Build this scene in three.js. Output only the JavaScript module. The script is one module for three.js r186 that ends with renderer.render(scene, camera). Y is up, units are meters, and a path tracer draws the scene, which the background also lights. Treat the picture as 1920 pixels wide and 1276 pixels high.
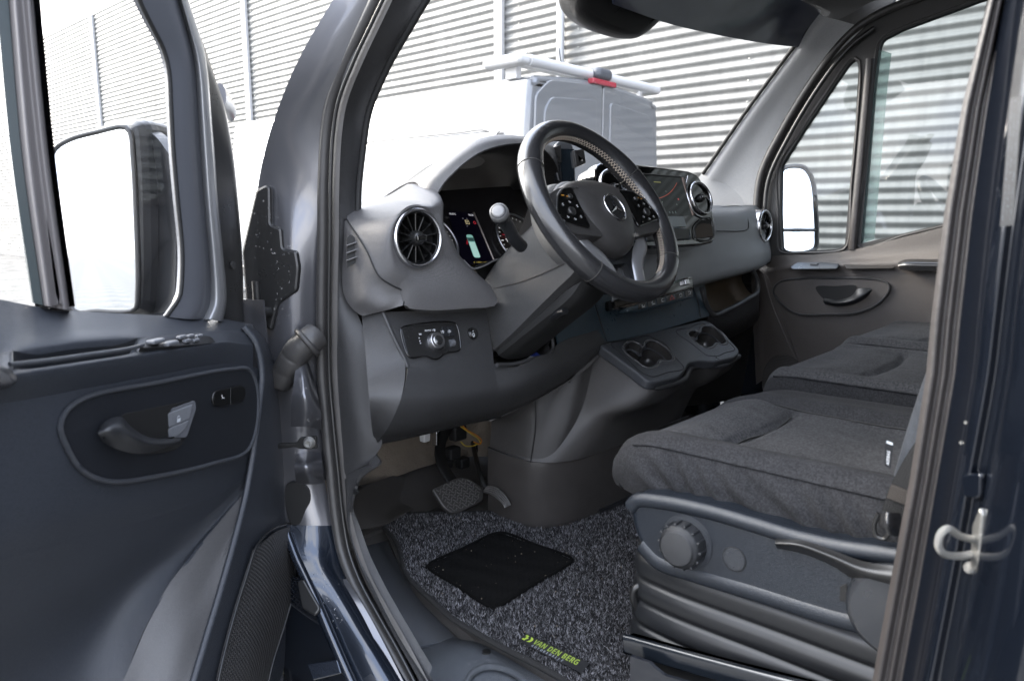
import * as THREE from 'three';
import { mergeGeometries, mergeVertices, toCreasedNormals } from 'three/addons/utils/BufferGeometryUtils.js';
import { RoundedBoxGeometry } from 'three/addons/geometries/RoundedBoxGeometry.js';

// ------------------------------------------------------------------ camera, sky, sun, exposure
// metres; x = to the passenger side, y = up, z = towards the back of the van; y 0 = floor mat
const RAD = Math.PI / 180;
const scene = new THREE.Scene();
const EYE = new THREE.Vector3(-1.746, 0.76, 1.116), YAW = 48 * RAD, PITCH = 9.45 * RAD;
const FWD = new THREE.Vector3(Math.sin(YAW) * Math.cos(PITCH), -Math.sin(PITCH), -Math.cos(YAW) * Math.cos(PITCH));
const camera = new THREE.PerspectiveCamera(49.0, 1024 / 680, 0.05, 400);
camera.position.copy(EYE); camera.lookAt(EYE.clone().add(FWD));
camera.focus = 2.0; camera.userData.fStop = 6.3;
camera.updateMatrixWorld(true);

const SUN = new THREE.Vector3(-0.38, 0.46, -0.86).normalize();
{ // hazy bright sky with thin cloud, brightest round the veiled sun ahead of the van
  const W = 512, H = 256, d = new Float32Array(W * H * 4), v = new THREE.Vector3();
  const h3 = (x, y, z) => { const s = Math.sin(x * 127.1 + y * 311.7 + z * 74.7) * 43758.5453; return s - Math.floor(s); };
  const n3 = (x, y, z) => { const X = Math.floor(x), Y = Math.floor(y), Z = Math.floor(z), f = t => t * t * (3 - 2 * t);
    const a = f(x - X), b = f(y - Y), c = f(z - Z); let s = 0;
    for (let i = 0; i < 8; i++) s += h3(X + (i & 1), Y + (i >> 1 & 1), Z + (i >> 2)) * ((i & 1) ? a : 1 - a) * ((i & 2) ? b : 1 - b) * ((i & 4) ? c : 1 - c);
    return s; };
  for (let j = 0; j < H; j++) for (let i = 0; i < W; i++) {
    const ph = ((i + .5) / W - .5) * 2 * Math.PI, th = ((j + .5) / H - .5) * Math.PI;
    v.set(Math.cos(ph) * Math.cos(th), Math.sin(th), Math.sin(ph) * Math.cos(th));
    const y = Math.max(0, v.y), k = 4 / (y + .35);
    const cl = n3(v.x * k, 3, v.z * k) * .55 + n3(v.x * k * 2.3, 9, v.z * k * 2.3) * .3 + n3(v.x * k * 5, 2, v.z * k * 5) * .15;
    const c = THREE.MathUtils.smoothstep(cl, .36, .62);
    const g = Math.max(0, v.dot(SUN)), glow = 3.6 * Math.pow(g, 14) + 1.1 * Math.pow(g, 4);
    const base = 1.0, hz = Math.pow(1 - y, 3);
    const p = (j * W + i) * 4;
    const r0 = .56 + .44 * c + .2 * hz, g0 = .68 + .35 * c + .15 * hz, b0 = .95 + .15 * c + .05 * hz;
    const low = v.y < 0 ? .35 : 1;
    d[p] = (r0 * base + glow) * low; d[p + 1] = (g0 * base + glow * .97) * low; d[p + 2] = (b0 * base + glow * .9) * low; d[p + 3] = 1;
  }
  const t = new THREE.DataTexture(d, W, H, THREE.RGBAFormat, THREE.FloatType);
  t.mapping = THREE.EquirectangularReflectionMapping; t.magFilter = t.minFilter = THREE.LinearFilter; t.needsUpdate = true;
  scene.background = t; scene.environment = t; scene.backgroundIntensity = 1;
}
const sun = new THREE.DirectionalLight(0xfff0dc, 1.0);
sun.position.copy(SUN).multiplyScalar(40); sun.castShadow = true; sun.shadow.radius = 22;
sun.shadow.camera.left = sun.shadow.camera.bottom = -14; sun.shadow.camera.right = sun.shadow.camera.top = 14; sun.shadow.camera.far = 120;
sun.shadow.mapSize.set(2048, 2048);
scene.add(sun, sun.target);
const renderer = new THREE.WebGLRenderer({ antialias: true });
renderer.shadowMap.enabled = true;
renderer.toneMapping = THREE.LinearToneMapping;
renderer.toneMappingExposure = 5.2;

// ------------------------------------------------------------------ helpers
let seed = 7;
const rnd = () => { seed = (seed * 1664525 + 1013904223) >>> 0; return seed / 4294967296; };
const V = (x, y, z) => new THREE.Vector3(x, y, z);
const RIGHT = V(Math.cos(YAW), 0, Math.sin(YAW)), UP = RIGHT.clone().cross(FWD), FOC = 1400;
// survey: the point where the sight line through photograph pixel (u, v) meets a plane of the van
const ray = (u, v) => FWD.clone().addScaledVector(RIGHT, (u - 960) / FOC).addScaledVector(UP, (638 - v) / FOC);
const hit = (o, n, u, v) => { const r = ray(u, v); return EYE.clone().addScaledVector(r, o.clone().sub(EYE).dot(n) / r.dot(n)); };
const onX = (x, u, v) => hit(V(x, 0, 0), V(1, 0, 0), u, v);
const onY = (y, u, v) => hit(V(0, y, 0), V(0, 1, 0), u, v);
const onZ = (z, u, v) => hit(V(0, 0, z), V(0, 0, 1), u, v);
const xs = a => a.map(([u, v, d]) => onX(d, u, v)), ys = a => a.map(([u, v, d]) => onY(d, u, v)), zs = a => a.map(([u, v, d]) => onZ(d, u, v));
const HINGE = V(-.965, 0, -.22), DOORTURN = -60 * RAD, DIN = V(Math.cos(DOORTURN), 0, -Math.sin(DOORTURN)), DAL = V(Math.sin(DOORTURN), 0, Math.cos(DOORTURN));
const onD = (w, u, v) => hit(HINGE.clone().addScaledVector(DIN, w), DIN, u, v);
const ds = a => a.map(([u, v, w]) => onD(w, u, v));

const curve = (pts, closed = false) => new THREE.CatmullRomCurve3(pts, closed, 'centripetal');
const resample = (pts, n) => pts.length === n ? pts : pts.length === 2 ? Array.from({ length: n }, (_, i) => pts[0].clone().lerp(pts[1], i / (n - 1))) : curve(pts).getSpacedPoints(n - 1);
function smooth(pts, n) { const c = curve(pts); return Array.from({ length: n }, (_, i) => c.getPoint(i / (n - 1))); }
function lerpRow(pts, n) { const o = []; for (let i = 0; i < n; i++) { const t = i / (n - 1) * (pts.length - 1), k = Math.min(pts.length - 2, Math.floor(t)); o.push(pts[k].clone().lerp(pts[k + 1], t - k)); } return o; }
// surface through rows of points, given thickness on the side away from its front
function loft(rows, nu = 16, nv = 16, thick = .004, { lu = false, lv = false, flip = false, closed = false } = {}) {
  const R = rows.map(r => lu ? lerpRow(r, nu) : r.length === 2 ? lerpRow(r, nu) : smooth(r, nu)), G = [];
  for (let j = 0; j < nv; j++) G.push([]);
  for (let i = 0; i < nu; i++) { const c = R.map(r => r[i]), s = lv || c.length === 2 ? lerpRow(c, nv) : smooth(c, nv); for (let j = 0; j < nv; j++) G[j].push(s[j]); }
  return gridGeo(G, thick, flip);
}
function gridGeo(G, thick = 0, flip = false) {
  const nv = G.length, nu = G[0].length, pos = [], uv = [], idx = [];
  const mid = G[nv >> 1], us = [0]; for (let i = 1; i < nu; i++) us.push(us[i - 1] + mid[i].distanceTo(mid[i - 1]));
  const vs = [0]; for (let j = 1; j < nv; j++) vs.push(vs[j - 1] + G[j][nu >> 1].distanceTo(G[j - 1][nu >> 1]));
  for (let j = 0; j < nv; j++) for (let i = 0; i < nu; i++) { pos.push(G[j][i].x, G[j][i].y, G[j][i].z); uv.push(us[i], vs[j]); }
  for (let j = 0; j < nv - 1; j++) for (let i = 0; i < nu - 1; i++) { const a = j * nu + i, b = a + 1, c = a + nu, d = c + 1; flip ? idx.push(a, b, c, b, d, c) : idx.push(a, c, b, b, c, d); }
  const g = new THREE.BufferGeometry();
  g.setAttribute('position', new THREE.Float32BufferAttribute(pos, 3)); g.setAttribute('uv', new THREE.Float32BufferAttribute(uv, 2)); g.setIndex(idx); g.computeVertexNormals();
  // face the front towards the eye by default
  { const c = G[nv >> 1][nu >> 1], k = ((nv >> 1) * nu + (nu >> 1)) * 3, na = g.attributes.normal.array, n = V(na[k], na[k + 1], na[k + 2]);
    if (n.dot(EYE.clone().sub(c)) < 0) { const ix = g.index.array; for (let i = 0; i < ix.length; i += 3) { const t = ix[i]; ix[i] = ix[i + 1]; ix[i + 1] = t; } g.computeVertexNormals(); } }
  if (!thick) return g;
  const P = g.attributes.position.array, N = g.attributes.normal.array, n = nv * nu, bp = [], bn = [];
  for (let i = 0; i < n; i++) { for (let k = 0; k < 3; k++) { bp.push(P[i * 3 + k] - N[i * 3 + k] * thick); bn.push(-N[i * 3 + k]); } }
  const ix = Array.from(g.index.array), all = ix.slice(); for (let i = 0; i < ix.length; i += 3) all.push(ix[i] + n, ix[i + 2] + n, ix[i + 1] + n);
  const PP = Array.from(P).concat(bp), NN = Array.from(N).concat(bn), UU = uv.concat(uv);
  const rim = []; for (let i = 0; i < nu; i++) rim.push(i); for (let j = 1; j < nv; j++) rim.push(j * nu + nu - 1); for (let i = nu - 2; i >= 0; i--) rim.push((nv - 1) * nu + i); for (let j = nv - 2; j > 0; j--) rim.push(j * nu);
  let m = PP.length / 3;
  for (let k = 0; k < rim.length; k++) { const a = rim[k], b = rim[(k + 1) % rim.length];
    const A = V(PP[a * 3], PP[a * 3 + 1], PP[a * 3 + 2]), B = V(PP[b * 3], PP[b * 3 + 1], PP[b * 3 + 2]), Nn = V(NN[a * 3], NN[a * 3 + 1], NN[a * 3 + 2]), o = B.sub(A).cross(Nn).normalize();
    for (const q of [a, b, a + n, b + n]) { PP.push(PP[q * 3], PP[q * 3 + 1], PP[q * 3 + 2]); NN.push(o.x, o.y, o.z); UU.push(UU[q * 2], UU[q * 2 + 1]); }
    all.push(m, m + 2, m + 1, m + 1, m + 2, m + 3); m += 4; }
  const s = new THREE.BufferGeometry();
  s.setAttribute('position', new THREE.Float32BufferAttribute(PP, 3)); s.setAttribute('normal', new THREE.Float32BufferAttribute(NN, 3)); s.setAttribute('uv', new THREE.Float32BufferAttribute(UU, 2)); s.setIndex(all);
  return s;
}
// a frame (plane) in the world: origin, normal towards the viewer's side, in-plane axes
function frame(o, n, up = V(0, 1, 0)) { n = n.clone().normalize(); const ex = up.clone().cross(n).normalize(), ey = n.clone().cross(ex); return { o, n, ex, ey, m: new THREE.Matrix4().makeBasis(ex, ey, n).setPosition(o) }; }
const to2 = (F, p) => { const d = p.clone().sub(F.o); return new THREE.Vector2(d.dot(F.ex), d.dot(F.ey)); };
const px2 = (F, pts, h = 0) => pts.map(([u, v]) => to2(F, hit(F.o.clone().addScaledVector(F.n, h), F.n, u, v)));
function roundShape(p2, r, cls = THREE.Shape) { // polygon with rounded corners
  const s = new cls(), n = p2.length;
  for (let i = 0; i < n; i++) { const p = p2[i], a = p2[(i + n - 1) % n], b = p2[(i + 1) % n];
    const da = a.clone().sub(p), db = b.clone().sub(p), ra = Math.min(r, da.length() * .48), rb = Math.min(r, db.length() * .48);
    const q = p.clone().addScaledVector(da.normalize(), ra), w = p.clone().addScaledVector(db.normalize(), rb);
    i ? s.lineTo(q.x, q.y) : s.moveTo(q.x, q.y); s.quadraticCurveTo(p.x, p.y, w.x, w.y); }
  s.closePath(); return s;
}
function splineShape(p2, cls = THREE.Shape, n = 60) { const c = new THREE.CatmullRomCurve3(p2.map(p => V(p.x, p.y, 0)), true, 'centripetal'), s = new cls(); s.setFromPoints(c.getPoints(n).map(p => new THREE.Vector2(p.x, p.y))); return s; }
// plate of a given thickness standing on frame F (its face at +thick)
function plate(F, shape, thick = .004, bevel = .0015, holes = [], lift = 0, seg = 2) {
  shape.holes.push(...holes);
  const b = Math.min(bevel, thick * .45);
  const g = new THREE.ExtrudeGeometry(shape, { depth: Math.max(1e-4, thick - 2 * b), bevelEnabled: b > 0, bevelThickness: b, bevelSize: b, bevelOffset: -b, bevelSegments: seg, curveSegments: 8 });
  g.translate(0, 0, b + lift); g.applyMatrix4(F.m); return g;
}
const pxPlate = (F, pts, r = .004, thick = .004, bevel = .0015, lift = 0, holes = []) => plate(F, roundShape(px2(F, pts, lift + thick), r), thick, bevel, holes, lift);
// picture plate: quad whose uv runs 0..1 (for print)
function print4(corners, lift = .0006) { // TL TR BR BL world points
  const [a, b, c, d] = corners, n = b.clone().sub(a).cross(d.clone().sub(a)).normalize(); if (n.dot(EYE.clone().sub(a)) < 0) n.negate();
  const N = 6, pos = [], uv = [], idx = [];
  for (let j = 0; j <= N; j++) for (let i = 0; i <= N; i++) { const p = a.clone().lerp(b, i / N).lerp(d.clone().lerp(c, i / N), j / N).addScaledVector(n, lift); pos.push(p.x, p.y, p.z); uv.push(i / N, 1 - j / N); }
  for (let j = 0; j < N; j++) for (let i = 0; i < N; i++) { const q = j * (N + 1) + i; idx.push(q, q + N + 1, q + 1, q + 1, q + N + 1, q + N + 2); }
  const g = new THREE.BufferGeometry(); g.setAttribute('position', new THREE.Float32BufferAttribute(pos, 3)); g.setAttribute('uv', new THREE.Float32BufferAttribute(uv, 2)); g.setIndex(idx); g.computeVertexNormals(); return g;
}
const tube = (pts, r, n = 60, rs = 10, closed = false) => new THREE.TubeGeometry(curve(pts, closed), n, r, rs, closed);
// sweep of a closed 2-D profile along a path, y of the profile along 'up'
function sweep(profile, path, upAt, n = 60, cap = true) {
  const c = path.length === 2 ? new THREE.LineCurve3(path[0], path[1]) : curve(path), G = [];
  for (let i = 0; i <= n; i++) { const t = i / n, p = c.getPointAt(t), tg = c.getTangentAt(t), up = typeof upAt === 'function' ? upAt(t, p) : upAt, s = tg.clone().cross(up).normalize(), u2 = s.clone().cross(tg).normalize();
    G.push(profile.map(([a, b]) => p.clone().addScaledVector(s, a).addScaledVector(u2, b))); G[i].push(G[i][0].clone()); }
  const gs = [gridGeo(G)];
  if (cap) for (const k of [0, n]) { const r = G[k], m = V(0, 0, 0); for (let i = 0; i < r.length - 1; i++) m.add(r[i]); m.multiplyScalar(1 / (r.length - 1)); gs.push(gridGeo([r, r.map(() => m.clone())])); }
  return mergeGeometries(gs);
}
const circ = (r, n = 12, sx = 1, sy = 1) => Array.from({ length: n }, (_, i) => [Math.cos(i / n * 2 * Math.PI) * r * sx, Math.sin(i / n * 2 * Math.PI) * r * sy]);
function box(x0, x1, y0, y1, z0, z1, r = .006) { const g = r ? new RoundedBoxGeometry(x1 - x0, y1 - y0, z1 - z0, 2, Math.min(r, (x1 - x0) * .45, (y1 - y0) * .45, (z1 - z0) * .45)) : new THREE.BoxGeometry(x1 - x0, y1 - y0, z1 - z0); g.translate((x0 + x1) / 2, (y0 + y1) / 2, (z0 + z1) / 2); return g; }
const merge = a => mergeGeometries(a.map(g => { const q = g.index ? g.toNonIndexed() : g; for (const k of Object.keys(q.attributes)) if (!['position', 'normal', 'uv'].includes(k)) q.deleteAttribute(k); if (!q.attributes.uv) q.setAttribute('uv', new THREE.Float32BufferAttribute(new Float32Array(q.attributes.position.count * 2), 2)); return q; }));
const lathe = (prof, seg = 48) => new THREE.LatheGeometry(prof.map(([a, b]) => new THREE.Vector2(Math.max(a, 1e-5), b)), seg);
// things and parts
const names = {};
function numbered(n) { names[n] = (names[n] ?? -1) + 1; return names[n] ? `${n}_${String(names[n]).padStart(3, '0')}` : n; }
function thing(name, label, category, pos = V(0, 0, 0), turn = 0, group) {
  const o = new THREE.Group(); o.name = numbered(name); o.position.copy(pos); o.rotation.y = turn; scene.add(o); o.updateMatrixWorld(true);
  o.userData = { label, category }; if (group) o.userData.group = group; return o;
}
// part in world coordinates under a thing or another part
function part(parent, name, geo, mat, label) {
  parent.updateWorldMatrix(true, false);
  geo.applyMatrix4(parent.matrixWorld.clone().invert());
  const m = new THREE.Mesh(geo, mat); m.name = name; m.castShadow = m.receiveShadow = true; parent.add(m); if (label) m.userData.label = label; return m;
}
function structure(name, geo, mat) { const m = new THREE.Mesh(geo, mat); m.name = numbered(name); m.userData = { kind: 'structure' }; m.castShadow = m.receiveShadow = true; scene.add(m); return m; }

// ------------------------------------------------------------------ textures and materials
function noiseTex(n, fn, srgb = false) { // fn(x, y) -> 0..1 or [r, g, b]
  const d = new Uint8Array(n * n * 4);
  for (let j = 0; j < n; j++) for (let i = 0; i < n; i++) { const c = fn(i / n, j / n), p = (j * n + i) * 4; if (Array.isArray(c)) { d[p] = c[0] * 255; d[p + 1] = c[1] * 255; d[p + 2] = c[2] * 255; } else d[p] = d[p + 1] = d[p + 2] = Math.max(0, Math.min(1, c)) * 255; d[p + 3] = 255; }
  const t = new THREE.DataTexture(d, n, n); t.wrapS = t.wrapT = THREE.RepeatWrapping; t.magFilter = THREE.LinearFilter; t.minFilter = THREE.LinearMipmapLinearFilter; t.generateMipmaps = true; if (srgb) t.colorSpace = THREE.SRGBColorSpace; t.needsUpdate = true; return t;
}
const hsh = (x, y, s = 0) => { let h = (x * 374761393 + y * 668265263 + s * 144665) | 0; h = Math.imul(h ^ (h >>> 13), 1274126177); return ((h ^ (h >>> 16)) >>> 0) / 4294967296; };
const vn = (x, y, per, s = 0) => { x *= per; y *= per; const X = Math.floor(x), Y = Math.floor(y), f = t => t * t * (3 - 2 * t), a = f(x - X), b = f(y - Y), m = k => ((k % per) + per) % per;
  return (hsh(m(X), m(Y), s) * (1 - a) + hsh(m(X + 1), m(Y), s) * a) * (1 - b) + (hsh(m(X), m(Y + 1), s) * (1 - a) + hsh(m(X + 1), m(Y + 1), s) * a) * b; };
const worley = (x, y, per, s = 0) => { x *= per; y *= per; const X = Math.floor(x), Y = Math.floor(y), m = k => ((k % per) + per) % per; let d1 = 9, d2 = 9;
  for (let j = -1; j < 2; j++) for (let i = -1; i < 2; i++) { const cx = X + i + .1 + .8 * hsh(m(X + i), m(Y + j), s), cy = Y + j + .1 + .8 * hsh(m(X + i), m(Y + j), s + 5), d = Math.hypot(cx - x, cy - y); if (d < d1) { d2 = d1; d1 = d; } else if (d < d2) d2 = d; } return [d1, d2]; };
const rep = (t, k, k2 = k) => { const q = t.clone(); q.repeat.set(k, k2); q.needsUpdate = true; return q; };
const GRAIN = noiseTex(256, (x, y) => { const [a, b] = worley(x, y, 40); return Math.min(1, (b - a) * 1.6) * .8 + .2 * vn(x, y, 90, 3); });
const GRAINC = noiseTex(256, (x, y) => { const [a, b] = worley(x, y, 40); const k = .8 + .2 * Math.min(1, (b - a) * 2); return [k, k, k]; }, true);
const MOTTLE = noiseTex(256, (x, y) => .5 * vn(x, y, 5, 1) + .3 * vn(x, y, 13, 2) + .2 * vn(x, y, 37, 3));
const ROUGH = noiseTex(256, (x, y) => { const m = .5 * vn(x, y, 4, 11) + .3 * vn(x, y, 11, 12) + .2 * vn(x, y, 60, 13); return .78 + .22 * m; });
const WEAVE = noiseTex(256, (x, y) => { const k = 32, a = x * k, b = y * k, o = (Math.floor(a) + Math.floor(b)) & 1; const fa = Math.abs((a % 1) - .5) * 2, fb = Math.abs((b % 1) - .5) * 2; return (o ? 1 - fa * fa : 1 - fb * fb) * .8 + .2 * vn(x, y, 128, 4); });
const WEAVEC = noiseTex(256, (x, y) => { const k = 64, v = .72 + .28 * hsh(Math.floor(x * k), Math.floor(y * k), 9) - .1 * vn(x, y, 7, 5); return [v, v, v * 1.0]; }, true);
const DIRT = noiseTex(256, (x, y) => { const m = .6 * vn(x, y, 4, 21) + .4 * vn(x, y, 15, 22); const k = .86 + .14 * m; return [k, k, k]; }, true);
const STREAK = noiseTex(256, (x, y) => { const m = .4 * vn(x, y, 5, 51) + .35 * vn(x, y, 17, 52) + .25 * vn(x, y, 53, 53), k = .78 + .22 * m; return [k, k, k * .985]; }, true);
const DOTSC = noiseTex(128, (x, y) => { const k = 16, b = y * k, a = x * k + (Math.floor(b) & 1) * .5, q = Math.hypot((a % 1) - .5, (b % 1) - .5) < .3 ? .25 : 1; return [q, q, q]; }, true);
const DOTS = noiseTex(128, (x, y) => { const k = 16, b = y * k, a = x * k + (Math.floor(b) & 1) * .5; return Math.hypot((a % 1) - .5, (b % 1) - .5) < .3 ? 0 : 1; });
const CARPET = noiseTex(512, (x, y) => { const a = vn(x, y, 128, 31), b = vn(x, y, 60, 32), c = vn(x, y, 11, 33); const k = Math.pow(Math.max(0, .5 * a + .4 * b + .1 * c), 2.2) * 1.5; return [k * .5 + .1, k * .5 + .1, k * .54 + .11]; }, true);
const C = (r, g = r, b = r) => new THREE.Color().setRGB(r, g, b);
const ALB = .55; // one scale for all painted, moulded and woven surfaces
const std = (c, rough, o = {}) => new THREE.MeshPhysicalMaterial({ color: o.metalness === 1 || o.transmission ? c : c.clone().multiplyScalar(ALB), roughness: rough, side: THREE.DoubleSide, ...o });
const plastic = (c, rough, bump = .00025, k = 15) => std(c, rough, { bumpMap: rep(GRAIN, k), bumpScale: bump * 1.6, roughnessMap: rep(ROUGH, 3), map: rep(GRAINC, k) });
const M = {
  upper: plastic(C(.18, .175, .176), .46),
  lower: plastic(C(.066, .066, .068), .42),
  door: plastic(C(.066, .074, .09), .36),
  doorLit: plastic(C(.17, .168, .17), .42),  // door plastic made paler: light on the pocket slope put into the colour
  black: plastic(C(.028, .030, .034), .4, .0001),
  smooth: std(C(.026), .32, { roughnessMap: rep(ROUGH, 6) }),
  gloss: std(C(.006), .04, { clearcoat: 1, clearcoatRoughness: .02 }),
  dark: std(C(.006), .7),
  cavity: std(C(.045, .04, .036), .7),
  paint: std(C(.03, .04, .06), .26, { metalness: .6, clearcoat: 1, clearcoatRoughness: .04 }),
  jamb: std(C(.21, .212, .23), .3, { metalness: .65, clearcoat: .9, clearcoatRoughness: .1 }),  // dark body paint lightened: bright reflections put into the colour
  rubber: std(C(.065, .062, .06), .42, { bumpMap: rep(MOTTLE, 20), bumpScale: .0003 }),
  rubberWorn: std(C(.06, .053, .051), .42, { bumpMap: rep(MOTTLE, 14), bumpScale: .0006, map: rep(DIRT, 4) }),
  trimLight: plastic(C(.62, .63, .64), .6, .00012),
  headliner: std(C(.07), .95, { bumpMap: rep(MOTTLE, 30), bumpScale: .0005 }),
  vane: std(C(.012), .2, { clearcoat: .6, clearcoatRoughness: .1 }),
  chrome: std(C(.62, .62, .64), .16, { metalness: 1 }),
  ringMetal: std(C(.6, .6, .62), .24, { metalness: 1 }),
  satin: std(C(.42, .42, .43), .34, { metalness: 1 }),
  zinc: std(C(.5, .495, .47), .36, { metalness: .9, bumpMap: rep(MOTTLE, 40), bumpScale: .0006 }),
  leather: std(C(.034, .034, .036), .26, { clearcoat: .5, clearcoatRoughness: .22, bumpMap: rep(GRAIN, 12), bumpScale: .00012, roughnessMap: rep(ROUGH, 5) }),
  leatherWorn: std(C(.05, .047, .042), .5, { bumpMap: rep(GRAIN, 14), bumpScale: .0002, map: rep(DIRT, 6) }),
  airbag: plastic(C(.075, .072, .07), .38, .00012, 14),
  thread: std(C(.62, .52, .42), .8),
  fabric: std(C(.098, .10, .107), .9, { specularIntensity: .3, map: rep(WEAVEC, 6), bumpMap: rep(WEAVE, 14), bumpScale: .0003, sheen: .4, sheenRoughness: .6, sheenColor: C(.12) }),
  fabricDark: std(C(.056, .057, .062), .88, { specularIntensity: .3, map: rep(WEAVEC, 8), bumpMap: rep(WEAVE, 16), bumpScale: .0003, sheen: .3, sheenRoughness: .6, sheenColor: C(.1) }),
  vinylFloor: plastic(C(.13, .122, .115), .45, .0004, 14),
  carpet: std(C(.3, .3, .32), 1, { map: rep(CARPET, 5), bumpMap: rep(CARPET, 5), bumpScale: .004 }),
  heel: std(C(.011), 1, { specularIntensity: .15, bumpMap: rep(MOTTLE, 60), bumpScale: .0015 }),
  belt: std(C(.012), .8, { bumpMap: rep(WEAVE, 10), bumpScale: .0006 }),
  glass: std(C(1), .0, { transmission: 1, thickness: 0, ior: 1.5 }),
  glassTint: std(C(.66, .70, .70), .0, { transmission: 1, thickness: 0, ior: 1.5 }),
  mirror: std(C(.86, .88, .89), .015, { metalness: 1 }),
  insulation: std(C(.32, .265, .205), .85, { bumpMap: rep(MOTTLE, 8), bumpScale: .004, map: rep(DIRT, 3) }),
  steel: std(C(.02), .45, { metalness: .3 }),
  white: std(C(.75), .45),
  buttonLight: plastic(C(.22, .23, .25), .5, .00008),
  red: std(C(.5, .01, .015), .4),
  orange: std(C(.8, .28, .02), .5), yellow: std(C(.75, .55, .05), .5), blue: std(C(.03, .06, .35), .5),
};
function printed(w, h, draw, o = {}) {
  const c = document.createElement('canvas'); c.width = w; c.height = h; const x = c.getContext('2d'); draw(x, w, h);
  const t = new THREE.CanvasTexture(c); t.colorSpace = THREE.SRGBColorSpace; t.anisotropy = 8;
  const { alpha, emit, ...rest } = o;
  const m = std(C(1), .35, { map: t, ...rest });
  if (alpha) { m.transparent = true; m.alphaTest = .3; }
  if (emit) { m.emissive = C(1); m.emissiveMap = t; m.emissiveIntensity = emit; }
  return m;
}

// ------------------------------------------------------------------ surroundings
const GY = -.62;
{
  const g = new THREE.PlaneGeometry(360, 360, 1, 1); g.rotateX(-Math.PI / 2); g.translate(0, GY, 0);
  const ASPH = noiseTex(256, (x, y) => { const k = .3 + .25 * vn(x, y, 100, 41) + .2 * vn(x, y, 9, 42); return [k, k, k * .98]; }, true);
  structure('ground', g, std(C(.75), .9, { map: rep(ASPH, 150), bumpMap: rep(MOTTLE, 300), bumpScale: .004 }));
}
{ // metal clad building: sheets of horizontal sine profile between cover strips
  const t = thing('metal_clad_building', 'long building clad in silver horizontal corrugated sheets with white cover strips', 'building', V(6.2, GY, -10));
  const P = .111, TOP = 5.9, mat = std(C(.36, .365, .365), .48, { metalness: .25, map: rep(STREAK, .7, .11) });
  const zsj = [9, 1.5, -5.12, -6.24, -13, -20.7, -28.4, -36, -44, -52, -60, -68];
  const sheet = (z0, z1) => { const rows = [], n = Math.round((TOP - GY) / P * 10); for (let i = 0; i <= n; i++) { const y = GY + .1 + i * P / 10, x = 6.2 - .0115 * Math.cos(i / 10 * 2 * Math.PI); const s = Math.sin(i / 10 * 2 * Math.PI); rows.push([V(x, y, z0), V(x, y, z1)]); } return gridGeo(rows, .002); };
  for (let i = 0; i < zsj.length - 1; i++) part(t, 'cladding_sheet', sheet(zsj[i] - .003, zsj[i + 1] + .003), mat);
  for (const z of zsj.slice(3, 9)) part(t, 'cover_strip', box(6.13, 6.196, GY, TOP, z - .075, z + .075, .012), std(C(.72), .5));
  { const dp = new THREE.CylinderGeometry(.05, .05, TOP - GY, 20); dp.translate(6.1, (TOP + GY) / 2, -5.12); const d = part(t, 'downpipe', dp, std(C(.72, .73, .74), .4, { metalness: .2 }));
    for (const y of [.6, 2.3, 4.2]) part(d, 'pipe_clamp', box(6.03, 6.19, y, y + .04, -5.19, -5.05, .008), M.zinc); }
  { const hs = []; const h = new THREE.SphereGeometry(.012, 8, 6); for (let k = 0; k < 30; k++) for (const z of [-.35, -2.6, -4.9, .6, 1.3, -5.9, -8.6, -10.8, -12.8, -15.3, -18, -20.4, -24, -28]) { const q = h.clone(); q.scale(.7, 1, 1); q.translate(6.184, GY + .1 + (k * 2 + .5) * P + P / 2 * 0, z); hs.push(q); }
    const s = part(t, 'screw_heads', merge(hs), M.zinc); s.userData.kind = 'stuff'; }
  part(t, 'wall_core', box(6.235, 9, GY, TOP + .1, -68, 9, 0), std(C(.3), .8));
  part(t, 'base_rail', box(6.1, 6.23, GY, GY + .1, -68, 9, .01), std(C(.2), .7));
}
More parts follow.
